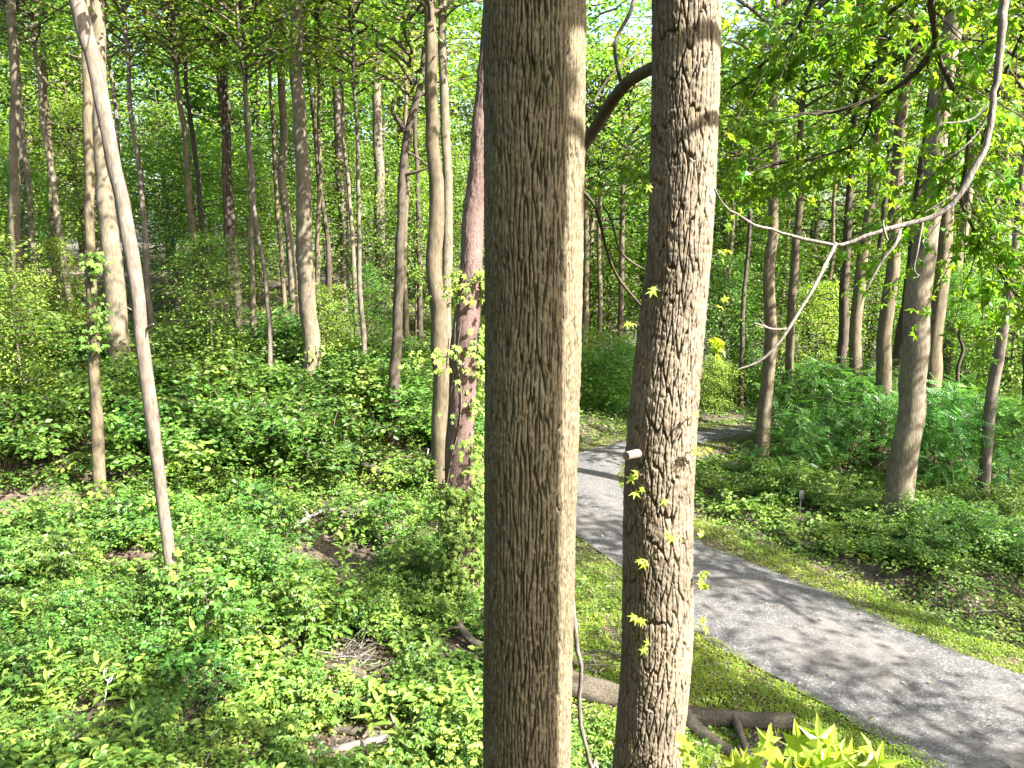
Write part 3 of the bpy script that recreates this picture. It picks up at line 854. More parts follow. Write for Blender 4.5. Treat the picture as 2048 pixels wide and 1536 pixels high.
tree('edge_tree', 'dark trunk cut by the right edge of the photo', [(2044, 930), (2050, 820), (2054, 700), (2060, 500)], [20, 18, 16, 14], M['bark_dark'], crown=cc(), cz=11, limbs=[([(2050, 835, 0), (2015, 818, .1), (1985, 800, .2)], [4, 3, 2], M['bark_dark'])])
tree('twisted_stem_tree', 'thin black twisting stem right of the furrowed brown trunk', [(1920, 860), (1921, 790), (1918, 740), (1928, 700), (1922, 670), (1932, 630)], [8, 8, 7, 7, 6, 5], M['bark_dark'], Yb=28, seg=8, top=7.5, crown=random.choice(LOWFAR), cz=5, cscale=.35)
for (bx, by, tx, w_, lb) in [(1172, 745, 1168, 14, 'first thin trunk beyond the lane, seen right beside the thick centre trunk'), (1196, 742, 1200, 10, 'second thin trunk beyond the lane, seen between the two near trunks'), (1240, 738, 1246, 12, 'third thin trunk beyond the lane, seen just left of the curved trunk')]:
    tree('lane_end_tree', lb, [(bx, by), ((bx + tx) / 2, 500), (tx, 250)], [w_, w_ * .9, w_ * .7], M['bark_brown'], Yb=42, crown=cc(), cz=10)
# far slender stems
g = np.random.default_rng(5)
for kk, (px, Yd, w_) in enumerate([(140, 31, 14), (300, 30, 13), (395, 29, 16), (415, 34, 12), (505, 31, 13), (530, 27, 11), (645, 30, 11), (655, 35, 11), (710, 32, 10), (727, 28, 11), (815, 31, 12), (840, 36, 11), (80, 33, 13), (270, 35, 11), (570, 36, 10), (470, 33, 10)]):
    dx = (px - 1024) * .085
    b = P(px, 600, Yd); b[2] = float(terr(b[0], b[1]))
    d = b - ORG; zc = float(np.dot(d, FWD)); py = 768 - FPX * float(np.dot(d, UPV)) / zc; pxx = 1024 + FPX * d[0] / zc
    tree('slender_tree', 'slender far trunk among the foliage of the left slope', [(pxx, py), (pxx + dx * .3 + g.normal(0, 5), py - 200), (pxx + dx * .7 + g.normal(0, 6), py - 450)], [w_, w_ * .9, w_ * .7], M[['bark_grey', 'bark_pale', 'bark_brown', 'bark_dark'][kk % 4]], Yb=Yd, seg=8, n=36, crown=cc(), cz=11, cscale=.8, group='slender far trunks on the left slope')
for kk, (px, Yd, w_) in enumerate([(1450, 42, 11), (1488, 36, 10), (1620, 44, 12), (1650, 38, 10), (1735, 40, 12), (1845, 44, 10), (1960, 40, 13), (2010, 36, 12), (1560, 50, 9), (1905, 48, 10)]):
    dx = (px - 1024) * .085
    b = P(px, 700, Yd); b[2] = float(terr(b[0], b[1]))
    d = b - ORG; zc = float(np.dot(d, FWD)); py = 768 - FPX * float(np.dot(d, UPV)) / zc; pxx = 1024 + FPX * d[0] / zc
    tree('slender_tree', 'slender far trunk in the woods right of the lane', [(pxx, py), (pxx + dx * .3 + g.normal(0, 5), py - 200), (pxx + dx * .7 + g.normal(0, 6), py - 450)], [w_, w_ * .9, w_ * .7], M[['bark_brown', 'bark_dark', 'bark_grey'][kk % 3]], Yb=Yd, seg=8, n=36, crown=cc(), cz=11, cscale=.8, group='slender far trunks right of the lane')

# unseen trees added beyond the right edge to dapple the lane and undergrowth
for kk, (x, y, cz_) in enumerate([(19, 3, 12), (24, 8, 13), (16, 10.5, 11.5), (28, 14, 12), (22, 15, 12), (10.6, 7.2, 12)]):
    z = float(terr(x, y))
    root = thing('added_shade_tree', (x, y, z), 'unseen tall tree added beyond the right edge for shade, ' + ['first', 'second', 'third', 'fourth', 'fifth', 'sixth'][kk] + ' of six', 'tree', 'added trees beyond the right edge')
    MB().tube(spline([(0, 0, -.2), (.1, .1, 9), (.3, 0, 19)], 20), np.linspace(.28, .06, 20), 12, wob=.1, seed=kk).build('trunk', M['bark_grey'], root)
    c = link('crown', CANOPY[kk % 4], root); c.location = (0.2, 0, cz_ - 1); c.scale = (1.05, 1.05, .9) if kk < 5 else (.72, .72, .7); c.rotation_euler = (0, 0, kk * 1.3)

# understorey trees: a thin stem and a tiered leafy crown
def under(x, y, h, sc, mesh, label, group, name='understory_tree', cz=1.6):
    z = float(terr(x, y))
    root = thing(name, (x, y, z), label, 'tree', group)
    s = spline([(0, 0, -.1), (random.uniform(-.1, .1), random.uniform(-.1, .1), h * .4), (random.uniform(-.2, .2), random.uniform(-.2, .2), h)], 14)
    MB().tube(s, np.linspace(.05, .012, 14) * (h / 7) ** .6, 7, wob=.1).build('trunk', M['bark_grey'] if random.random() < .5 else M['bark_brown'], root)
    c = link('crown', mesh, root)
    c.location = (0, 0, h * .22 * cz / 1.6)
    c.rotation_euler = (0, 0, random.uniform(0, 6.28))
    c.scale = (sc, sc, sc * random.uniform(.9, 1.15))
    return root


ku = 0
for (px, Yd, h, sc) in [(-120, 24, 8, 1.0), (60, 34, 8, .9), (20, 23, 5.5, .6), (300, 37, 8, .95), (415, 28, 6.5, .7), (400, 38, 10, 1.1), (520, 37, 8, .95), (700, 39, 9, 1.0), (655, 29, 4.5, .5),
                        (830, 37, 8, .9), (930, 38, 9, 1.0), (350, 44, 11, 1.2), (180, 42, 11, 1.2), (20, 41, 11, 1.2), (-60, 33, 9, 1.0), (610, 45, 11, 1.2), (880, 44, 11, 1.2), (780, 43, 10, 1.1), (480, 44, 9, 1.2), (120, 29, 5, .55), (735, 30, 5, .55)]:
    p = P(px, 600, Yd)
    under(p[0], Yd, h, sc, UNDER[ku % 7], 'small leafy tree filling the gaps between trunks on the left slope', 'leafy small trees on the left slope'); ku += 1
for (px, Yd, h, sc) in [(1010, 44, 9, 1.1), (1220, 46, 9, 1.1), (1450, 38, 7, .9), (1560, 42, 9, 1.1), (1640, 35, 7, .85), (1740, 37, 8, 1.0), (1830, 39, 9, 1.1), (1940, 34, 8, 1.0), (2040, 30, 8, 1.0), (2110, 37, 10, 1.2), (1380, 46, 9, 1.1), (1690, 45, 10, 1.2), (1890, 46, 10, 1.2), (2000, 43, 10, 1.2), (2200, 30, 9, 1.1)]:
    p = P(px, 600, Yd)
    under(p[0], Yd, h, sc, UNDER[ku % 7], 'small leafy tree in the woods right of the lane', 'leafy small trees right of the lane'); ku += 1

# the woods behind
g = np.random.default_rng(21)
cnt = 0
for row, (Yd, step) in enumerate([(50, 5.2), (58, 6.0), (68, 7.0), (82, 8.5)]):
    x = -Yd * .95
    while x < Yd * .95:
        xx = x + g.normal(0, 1.0); yy = Yd + g.normal(0, 2.0)
        z = float(terr(xx, yy))
        root = thing('background_tree', (xx, yy, z), 'leafy tree in the dense wall of woods far behind' if xx < 0 else 'leafy tree closing the far woods beyond the lane', 'tree', 'trees of the far woods on the left' if xx < 0 else 'trees of the far woods beyond the lane')
        h = g.uniform(17, 22)
        MB().tube(spline([(0, 0, -.2), (g.normal(0, .3), 0, h * .5), (g.normal(0, .5), 0, h)], 10), np.linspace(.26, .05, 10), 8, wob=.08).build('trunk', M[['bark_grey', 'bark_brown', 'bark_pale'][cnt % 3]], root)
        c = link('crown', FAR[cnt % 4], root)
        c.location = (0, 0, g.uniform(1.5, 4.5)); c.rotation_euler = (0, 0, g.uniform(0, 6.28))
        s_ = g.uniform(.9, 1.15); c.scale = (s_, s_, s_ * 1.1)
        cnt += 1
        x += step
# woods behind the viewer, added to block sky light on the near trunks
for kk, (x, y) in enumerate([(-5, -6), (1, -9), (-11, -4), (-8, -12), (5, -15), (-16, -9), (-3, -17), (-14, 1), (-19, 3), (11, -22), (-22, -4), (2, -25)]):
    z = float(terr(x, y))
    root = thing('added_rear_tree', (x, y, z), 'leafy tree added behind the viewer to block sky light, ' + ['first', 'second', 'third', 'fourth', 'fifth', 'sixth', 'seventh', 'eighth', 'ninth', 'tenth', 'eleventh', 'twelfth'][kk] + ' of twelve', 'tree', 'added trees behind the viewer')
    MB().tube(spline([(0, 0, -.2), (g.normal(0, .3), 0, 9), (g.normal(0, .5), 0, 19)], 10), np.linspace(.26, .05, 10), 8, wob=.08).build('trunk', M['bark_brown'], root)
    c = link('crown', FAR[kk % 4], root)
    c.location = (0, 0, 1.5); c.rotation_euler = (0, 0, kk * 1.1); c.scale = (.95, .95, 1.05)
for root, x_, y_, z_, k_ in ((F1, cen1[-1][0], Y1, 12.6, 0), (F2, cen2[-1][0], Y2, 12.4, 1)):
    c = link('crown', CANOPY[k_], root); c.location = Vector((x_, y_, z_)) - root.location; c.scale = (.95, .95, .85)
# dark thicket at the lane's bend and low growth in front of the far woods
for (px, Yd, sc) in [(1170, 35.5, .5), (1215, 36.5, .55), (1262, 35, .5), (1120, 36, .55), (1330, 39, .5)]:
    p = P(px, 760, Yd)
    under(p[0], Yd, 3.2, sc, LOWFAR[0], 'dense dark green thicket bush at the outer bend of the lane', 'thicket at the lane bend', 'thicket_bush', .3)
for (px, Yd, sc) in [(1420, 36, .42), (1500, 38, .45), (1600, 37, .42), (1660, 40, .5), (1850, 38, .42), (1930, 41, .5), (2000, 37, .42), (2080, 40, .5), (900, 38, .5), (960, 34, .4), (1040, 38, .5)]:
    p = P(px, 760, Yd)
    under(p[0], Yd, 2.8, sc, LOWFAR[1], 'low bushy growth at the foot of the far woods', 'low bushes before the far woods', 'thicket_bush', .3)

# saplings with feathery compound leaves right of the lane
for kk, (px, py, sc) in enumerate([(1560, 905, 1.0), (1640, 905, 1.2), (1700, 940, 1.1), (1745, 900, 1.1), (1590, 960, .8), (1860, 980, 1.1), (1930, 960, 1.1), (2010, 990, 1.0), (1830, 860, 1.1), (1985, 880, 1.0)]):
    p = G(px, py)
    if float(lane_dist(p[0], p[1])) < 1.0:
        p = p + np.array([.8, -.8, 0]); p[2] = float(terr(p[0], p[1]))
    root = thing('pinnate_sapling', p, 'feathery sapling with compound leaves right of the lane', 'sapling', 'feathery saplings right of the lane')
    MB().tube(spline([(0, 0, -.1), (.05, .03, 1.2 * sc), (.0, .1, 2.6 * sc)], 8), np.linspace(.03, .008, 8), 6).build('stem', M['twig'], root)
    c = link('crown', PINN[kk % 3], root); c.location = (0, 0, .5 * sc); c.scale = (sc,) * 3; c.rotation_euler = (0, 0, random.uniform(0, 6.28))

SAPM = [crown_mesh('maple_sapling_crown', 500 + k, .75, 1.3, 16, 12, .19, T_MAPLE, M['leaf_shrub'], rise=(.1, .5), clump=4, thick=.012) for k in range(3)]
for kk, (px, py, sc) in enumerate([(372, 1262, 1.0), (415, 1300, 1.1), (340, 1268, .7), (620, 1285, .9), (455, 1215, .8), (140, 1190, 1.0), (60, 1130, 1.1), (250, 1080, .8), (520, 1075, 1.0), (560, 1110, .9), (820, 1180, .8), (780, 1090, .9), (850, 1400, .7), (60, 1420, .7), (320, 1500, .6), (430, 1420, .7), (690, 1060, .8), (10, 1220, 1.0), (170, 1290, .8), (560, 1240, .6)]):
    p = G(px, py)
    root = thing('maple_sapling', p, 'maple sapling', 'sapling', 'maple saplings in the undergrowth')
    MB().tube(spline([(0, 0, -.1), (.05, .03, .6 * sc), (.02, .05, 1.35 * sc)], 8), np.linspace(.013, .004, 8), 6).build('stem', M['twig'], root)
    c = link('crown', SAPM[kk % 3], root); c.location = (0, 0, .25 * sc); c.scale = (sc,) * 3; c.rotation_euler = (0, 0, random.uniform(0, 6.28))

CLEAR = [(G(px, py), r_) for px, py, r_ in [(690, 1360, .5), (740, 1375, .5), (780, 1390, .4), (715, 1325, .7), (745, 1345, .6), (660, 1508, .4), (700, 1502, .4), (750, 1492, .4), (800, 1480, .4), (700, 1474, .3), (750, 1478, .3),
         (920, 1280, .3), (945, 1300, .35), (620, 1046, .5), (660, 1040, .5), (700, 1040, .5), (612, 1085, .9), (275, 1119, .5), (230, 1119, .4), (320, 1117, .4), (1400, 1444, .35), (1500, 1450, .35), (1570, 1455, .35), (1200, 1390, .5), (1460, 1490, .4), (520, 1284, .3), (870, 1320, .3), (203, 1445, .55), (210, 1465, .5), (785, 935, .8), (1599, 1030, .5)]]


def clear(x, y):
    """True where fallen wood keeps the plants down, a little more on its near side"""
    k = np.zeros(np.shape(x), bool)
    for c, r_ in CLEAR:
        k |= ((x - c[0]) ** 2 + ((y - c[1] + .25 * r_) / 1.25) ** 2) < r_ * r_
    return k


# ------------------------------------------------------------------ ground cover
# shrubs of the undergrowth
g = np.random.default_rng(33)
ns = 0
tries = 0
while ns < 270 and tries < 8000:
    tries += 1
    left = ns < 190
    Yd = (g.uniform(15.5, 34) if ns < 110 else g.uniform(10.5, 19)) if left else g.uniform(17, 36)
    x = g.uniform(-.78, -.06) * Yd if left else g.uniform(.2, .8) * Yd
    if Yd < 19 and left and x > -.25 * Yd and ns < 110:
        continue
    if not left and .2 < x / Yd < .34 and 22 < Yd < 40:
        continue
    if vnoise(x * .25, Yd * .25, 91) < .36:
        continue
    if float(lane_dist(x, Yd)) < (2.6 if not left else 1.8):
        continue
    z = float(terr(x, Yd))
    sc = g.uniform(.6, 1.15) * (1.0 + .55 * min(1, max(0, (Yd - 18) / 6)) if left else .85) * (.8 if left and ns >= 110 else 1.2 if left else 1)
    if any(math.hypot(x - c_[0], (Yd - c_[1] + .3) / 1.3) < r_ * .8 + .75 * sc for c_, r_ in CLEAR):
        continue
    me = SHRUB[int(g.integers(7))]
    if left:
        lb, gr = 'leafy green shrub in the undergrowth on the left slope', 'shrubs of the left slope'
    else:
        lb, gr = 'leafy green shrub in the undergrowth right of the lane', 'shrubs right of the lane'
    o = link('shrub', me)
    o.location = (x, Yd, z - .05); o.scale = (sc, sc, sc * g.uniform(.8, 1.2)); o.rotation_euler = (0, 0, g.uniform(0, 6.28))
    tag(o, lb, 'shrub', gr)
    ns += 1

g = np.random.default_rng(55)
nc = 52000
Yd = np.exp(g.uniform(math.log(8.0), math.log(46), nc))
x = g.uniform(-1, 1, nc) * (.82 * Yd + 2.0)
ld = lane_dist(x, Yd)
patch = fbm(x * .55, Yd * .55, 61)
keep = (ld > .35 + g.random(nc) * 1.2) & (patch + g.normal(0, .1, nc) > .40) & ~((ld < 3.2) & (x < 7) & (x > 1.2) & (Yd < 17) & (g.random(nc) < .8)) & ~(clear(x, Yd) & (g.random(nc) < .85))
x, Yd, ld, patch = x[keep], Yd[keep], ld[keep], patch[keep]
z = terr(x, Yd)
hgt = (.06 + .5 * np.clip(patch - .3, 0, 1) * g.uniform(.5, 1.3, len(x))) * sstep(0, 3.5, ld)
hue = fbm(x * .9 + 40, Yd * .9, 71)
per = 7
cid = np.repeat(np.arange(len(x)), per)
a = g.random(len(cid)) * 6.283
spr = (.05 + .004 * Yd)[cid] * g.uniform(.3, 2.2, len(cid))
p = np.stack([x[cid] + np.cos(a) * spr, Yd[cid] + np.sin(a) * spr, z[cid] + .03 + hgt[cid] * g.uniform(.35, 1.1, len(cid))], -1)
d = np.stack([np.cos(a), np.sin(a), g.normal(-.1, .35, len(cid))], -1)
nn = np.array([0, 0, 1.0]) + g.normal(0, .4, (len(cid), 3))
sz = (.045 + .0022 * Yd)[cid] * g.uniform(.6, 1.5, len(cid))
tn = np.clip((hue[cid] - .5) * 1.3 + .5 + g.normal(0, .2, len(cid)), 0, 1)
tag(MB().leaves(p, d, nn, sz, T_SIMPLE, 0, tn).build('ground_cover', M['leaf_ground']), 'low leafy plants carpeting the forest floor', 'undergrowth', kind='stuff')

# broader leaved plants rising above the carpet
nc = 9000
Yd = np.exp(g.uniform(math.log(9.0), math.log(28), nc)); x = g.uniform(-.82, .8, nc) * Yd
ld = lane_dist(x, Yd)
keep = (ld > 1.8) & ~((x > .5) & (Yd < 17) & (ld < 4.5)) & (fbm(x * .45 + 9, Yd * .45, 83) + g.normal(0, .06, nc) > .455) & ~clear(x, Yd)
x, Yd = x[keep], Yd[keep]
per = 14
cid = np.repeat(np.arange(len(x)), per)
hh = (.2 + 1.1 * np.clip(fbm(x * .6, Yd * .6, 87) - .25, 0, 1) * g.uniform(.6, 1.3, len(x)))
a = g.random(len(cid)) * 6.283
f = g.uniform(.3, 1, len(cid)); spr = .17 * g.uniform(.2, 1.1, len(cid)) * (1.3 - .6 * f)
p = np.stack([x[cid] + np.cos(a) * spr, Yd[cid] + np.sin(a) * spr, terr(x, Yd)[cid] + hh[cid] * f], -1)
d = np.stack([np.cos(a), np.sin(a), g.normal(-.15, .3, len(cid))], -1)
kind = (hash2((x * 0.8).astype(int), (Yd * .8).astype(int), 5) < .4)[cid]
nn = np.array([0, 0, 1.0]) + g.normal(0, .3, (len(cid), 3))
sz = (g.uniform(.7, 1.5, len(x))[cid] * g.uniform(.08, .16, len(cid))); tn = np.clip(.42 + g.normal(0, .28, len(x))[cid] + g.normal(0, .12, len(cid)), 0, 1)
mb = MB().leaves(p[kind], d[kind], nn[kind], sz[kind], T_MAPLE, 0, tn[kind])
mb.leaves(p[~kind], d[~kind], nn[~kind], sz[~kind], T_OVATE, 0, tn[~kind])
tag(mb.build('broadleaf_undergrowth', M['leaf_ground']), 'knee-high broad-leaved plants over the forest floor', 'undergrowth', kind='stuff')

# grass on both verges and on the bank left of the lane
nc = 230000
tt = g.random(nc)
Yd = np.exp(g.uniform(math.log(8.5), math.log(36), nc))
x = g.uniform(-.1, .85, nc) * Yd
ld = lane_dist(x, Yd)
bank = (x < 6.5) & (x > .4 + .02 * Yd) & (Yd < 19) & (x - .9 * (Yd - 11) < 3.5)
lim = np.where(bank, 3.2, .9)
lim = lim * (.6 + .8 * fbm(x * .8, Yd * .8, 15))
keep = (ld > -.10 - .45 * (fbm(x * 1.6, Yd * 1.6, 19) - .42) - .12 * g.random(nc) ** 2) & (ld < lim + g.normal(0, .15, nc)) & (fbm(x * .9 + 7, Yd * .9, 25) + g.normal(0, .08, nc) > .34)
x, Yd, ld = x[keep], Yd[keep], ld[keep]
a = g.random(len(x)) * 6.283
p = np.stack([x, Yd, terr(x, Yd) - .01], -1)
d = np.stack([np.cos(a) * .6, np.sin(a) * .6, g.uniform(.5, 1.2, len(x))], -1)
nn = np.stack([-np.cos(a), -np.sin(a), g.uniform(.3, 1, len(x))], -1)
sz = g.uniform(.06, .15, len(x)) * (.55 + .45 * sstep(0, .5, ld))
tn = np.clip(fbm(x * .7, Yd * .7, 44) + g.normal(0, .2, len(x)), 0, 1)
TG = (T_BLADE[0] * np.array([1.9, 1, 1]), T_BLADE[1])
tag(MB().leaves(p, d, nn, sz, TG, 0, tn).build('grass', M['grass']), 'short bright grass on the verges of the lane', 'grass', kind='stuff')
# clover-like flat leaves among the grass
nc = 60000
k = g.integers(0, len(x), nc)
p = np.stack([x[k] + g.normal(0, .05, nc), Yd[k] + g.normal(0, .05, nc), terr(x[k], Yd[k]) + g.uniform(.01, .05, nc)], -1)
a = g.random(nc) * 6.283
d = np.stack([np.cos(a), np.sin(a), g.normal(0, .2, nc)], -1)
tag(MB().leaves(p, d, np.array([0, 0, 1.0]) + g.normal(0, .3, (nc, 3)), g.uniform(.025, .06, nc), T_SIMPLE, 0, np.clip(fbm(x[k] * .7, Yd[k] * .7, 44) + g.normal(0, .2, nc), 0, 1)).build('clover', M['grass']), 'tiny clover leaves mixed into the verge grass', 'clover', kind='stuff')

# fallen leaves and twigs on the floor
nc = 9000
Yd = np.exp(g.uniform(math.log(8.5), math.log(34), nc)); x = g.uniform(-.8, .8, nc) * Yd
ld = lane_dist(x, Yd)
kp = (ld > .1) | (g.random(nc) < .06)
x, Yd, ld = x[kp], Yd[kp], ld[kp]
zz = np.where(ld < 0, .075, terr(x, Yd) + .02)
a = g.random(len(x)) * 6.283
M['litter'] = leaf_mat('dry_leaf', [(0, (.07, .04, .02)), (.5, (.13, .09, .05)), (1, (.22, .17, .12))], trans=.1, vary=0)
tag(MB().leaves(np.stack([x, Yd, zz + g.random(len(x)) * .03], -1), np.stack([np.cos(a), np.sin(a), g.normal(0, .2, len(x))], -1), np.array([0, 0, 1.0]) + g.normal(0, .3, (len(x), 3)), g.uniform(.05, .12, len(x)), T_SIMPLE).build('leaf_litter', M['litter']), 'dry brown leaves scattered over the ground', 'leaf litter', kind='stuff')

tw_ = MB()
for k in range(240):
    Yk = float(np.exp(g.uniform(math.log(9), math.log(26)))); xk = g.uniform(-.75, .75) * Yk
    if float(lane_dist(xk, Yk)) < .4:
        continue
    ak = g.uniform(0, 3.14); ln = g.uniform(.2, .9); c = np.array([xk, Yk, float(terr(xk, Yk)) + g.uniform(.03, .22)])
    dk = np.array([math.cos(ak), math.sin(ak), g.normal(0, .18)]) * ln / 2; r0 = g.uniform(.004, .012)
    tw_.tube(spline([c - dk, c + g.normal(0, .04, 3), c + dk], 5), np.linspace(r0, r0 * .5, 5), 5, wob=.2)
tag(tw_.build('twig_litter', M['deadwood']), 'small dry twigs strewn over the forest floor', 'twigs', kind='stuff')

# ------------------------------------------------------------------ herbs standing out of the carpet, each leaf its own
HERB = [(505, 1480, .95, 'tall herb with whorled leaves, tallest of the plants at the bottom'), (215, 1420, .8, 'broad herb beside the white curled stake'), (60, 1300, .7, 'herb in the shade at the lower edge of the slope'),
        (20, 1500, .8, 'herb in the lower corner of the undergrowth'), (265, 1530, .7, 'herb at the bottom edge below the white curled stake'), (690, 1140, .7, 'herb in the sun beyond the brush pile'),
        (900, 1490, .9, 'tall herb right beside the foot of the thick centre trunk'), (945, 1530, .9, 'herb at the bottom edge touching the thick centre trunk'), (790, 1535, .6, 'herb below the pale fallen branch'),
        (130, 1380, .8, 'herb to the left of the white curled stake'), (860, 1360, .6, 'small herb just right of the brush pile'), (100, 1440, .6, 'small herb between corner herb and curled stake'),
        (420, 1330, .7, 'herb at the foot of the leaning pale trunk'), (740, 1460, .5, 'small round-leaved herb above the pale fallen branch')]
for (px, py, h, lb) in HERB:
    b = G(px, py + 12)
    root = thing('tall_herb', b, lb, 'herb')
    h *= 1.25
    top = np.array([rng.normal(0, .08), rng.normal(0, .08), h])
    MB().tube(spline([(0, 0, -.03), top * .5 + (.02, 0, 0), top], 8), np.linspace(.008, .003, 8), 5).build('stem', M['leaf_vine'], root)
    for k in range(15):
        f = .3 + .7 * k / 14
        az = k * 2.4
        dd = np.array([math.cos(az), math.sin(az), .55 - .5 * (1 - f) + (.5 if f > .9 else 0)])
        place_leaf(lance_leaf, top * f, dd, (-.3 * math.cos(az), -.3 * math.sin(az), 1), rng.uniform(.28, .42) * (1.15 - .35 * f), root, (0, 0, 0))

# large star leaves of a young gum at the bottom right, close to the viewer
bS = np.array([1.6, 3.5, float(terr(1.6, 3.5))])
root = thing('gum_sapling', bS, 'young gum with large yellow-green star leaves at the bottom edge', 'sapling')
tS = P(1600, 1545, 3.4)
s = spline([bS - (0, 0, .1), (bS + tS) / 2 + (.1, .1, 0), tS], 24)
MB().tube(s, np.linspace(.03, .006, 24), 8, wob=.1).build('stem', M['bark_brown'], root, bS)
for k in range(52):
    c = P(rng.uniform(1455, 1770), rng.uniform(1496, 1590), rng.uniform(3.15, 3.65))
    if k < 3:
        c = P((1570, 1600, 1660)[k], (1488, 1498, 1508)[k], 3.35)
    MB().tube(spline([tS + rng.normal(0, .02, 3) - (0, 0, .12), (tS + c) / 2 - (0, 0, .03), c], 5), [.003, .003, .002, .002, .0015], 4).build('petiole', M['leaf_vine'], root, bS)
    place_leaf(gum_leaf, c, unit(np.array([rng.normal(0, .8), rng.normal(-.2, .3), rng.normal(.35, .4)])), unit(np.array([.15, -.75, .65]) + rng.normal(0, .25, 3)), rng.uniform(.14, .2), root, bS)
for (px, py) in [(1365, 1485), (1380, 1500), (1390, 1515), (1352, 1470)]:
    c = P(px, py, 4.0)
    place_leaf(gum_leaf, c, (rng.normal(), -.4, -.4), (.4, -.6, .7), .1, F2, base2)

# ------------------------------------------------------------------ the gum tree standing just out of the picture, its boughs reach in
bG = np.array([2.605, 1.87, 0.0])  # unseen trunk placed so its shadow falls across the thick centre trunk
SG = thing('sweetgum_tree', bG, 'gum tree whose star-leaved boughs hang in from the upper right', 'tree')
zz = np.concatenate([np.linspace(-.2, 3, 12)[:-1], np.linspace(3, 16.5, 190)])
cn = np.stack([np.full_like(zz, bG[0]) + (zz > 3) * (zz - 3) * .01, np.full_like(zz, bG[1]), zz], -1)
v, q = ridged_trunk(cn, .31 - .004 * zz + .12 * np.exp(-np.maximum(zz, 0) / .4), zz, 70, .05, .16, .02, 61)
MB().add(v, q).build('trunk', M['bark_gum'], SG, bG)


c = link('crown', CANOPY[2], SG); c.location = (.1, 0, 12.8); c.scale = (.95, .95, .8)  # unseen crown added to shade the lower left undergrowth


def world_limb(pts3, w, mat, name, n=36, seg=8):
    s = spline(np.hstack([np.array(pts3), np.array(w)[:, None] / 2]), n)
    MB().tube(s[:, :3], np.maximum(s[:, 3], .002), seg, wob=.15, seed=len(pts3)).build(name, mat, SG, bG)
    return s


def pxl(l_):
    return [P(*p) for p in l_]


LB = []
top_ = np.array([2.72, 1.93, 12.2])
LB.append(world_limb([top_] + pxl([(2050, -330, 4.9), (1900, -150, 5.2), (1862, -10, 5.4), (1868, 95, 5.6), (1800, 170, 5.8), (1700, 215, 6.0), (1560, 245, 6.3), (1440, 268, 6.6), (1330, 320, 6.9)]), [.12, .09, .06, .05, .045, .038, .032, .025, .015, .006], M['bark_dark'], 'branch', 60))
LB.append(world_limb(pxl([(1868, 95, 5.6), (1905, 175, 5.6), (1940, 210, 5.6), (1932, 330, 5.7), (1922, 400, 5.8), (1962, 485, 5.9), (2010, 560, 6), (2070, 650, 6)]), [.04, .034, .03, .028, .024, .02, .015, .01], M['bark_dark'], 'branch', 40))
LB.append(world_limb([top_ - (0, 0, .4)] + pxl([(1840, -260, 5.6), (1660, -60, 6), (1600, 50, 6.1), (1540, 115, 6.3), (1475, 168, 6.6), (1430, 190, 6.8), (1360, 240, 7)]), [.10, .06, .04, .03, .024, .018, .012, .006], M['bark_dark'], 'branch', 46))
LB.append(world_limb(pxl([(1750, 192, 5.9), (1720, 280, 6.2), (1650, 310, 6.4), (1580, 325, 6.6), (1500, 335, 6.8), (1450, 350, 7)]), [.022, .02, .017, .014, .01, .005], M['bark_dark'], 'branch', 30))
LB.append(world_limb(pxl([(1850, -30, 5.5), (1760, 40, 5.9), (1690, 75, 6.2), (1600, 130, 6.6), (1520, 150, 6.9)]), [.03, .025, .02, .014, .006], M['bark_dark'], 'branch', 30))
LB.append(world_limb([top_ - (0, 0, .2)] + pxl([(2250, -200, 4.8), (2120, -60, 5.2), (2040, 80, 5.6), (1990, 200, 6.0), (1960, 330, 6.3), (2010, 430, 6.5), (2070, 500, 6.6)]), [.09, .06, .04, .03, .024, .018, .012, .006], M['bark_dark'], 'branch', 40))
LB.append(world_limb([top_ - (0, 0, .1)] + pxl([(1960, -420, 6.2), (1800, -200, 7.2), (1700, -40, 7.8), (1600, 40, 8.2), (1500, 60, 8.6)]), [.09, .06, .04, .03, .02, .008], M['bark_dark'], 'branch', 30))
# pale dead bough
dead = pxl([(2030, -240, 3.9), (2016, -60, 4.2), (2006, 40, 4.2), (1992, 150, 4.2), (1985, 215, 4.2), (1966, 300, 4.2), (1930, 380, 4.2), (1862, 434, 4.22), (1780, 462, 4.25), (1680, 486, 4.3), (1600, 472, 4.3), (1540, 460, 4.3), (1480, 432, 4.3), (1440, 390, 4.28), (1404, 338, 4.25)])
s = spline(np.hstack([np.array([np.array([2.7, 1.95, 11.4])] + dead), np.array([26, 17, 15, 14, 14, 13, 12, 12, 11, 10, 7, 6, 5, 4.5, 4, 2.5])[:, None] * 4.2 / FPX / 2]), 110)
jt = np.linspace(0, 1, 110) * 31
s[:, 0] += (fbm(jt, jt * 0, 3) - .5) * .07; s[:, 2] += (fbm(jt + 60, jt * 0, 4) - .5) * .07
s[:, 3] *= .75 + .55 * fbm(jt * 1.4, jt * 0 + 3, 9)
db = MB().tube(s[:, :3], s[:, 3], 10, wob=.22, seed=3).build('dead_branch', M['deadwood'], SG, bG)
db['label'] = 'bare pale dead bough sweeping down in an arc'
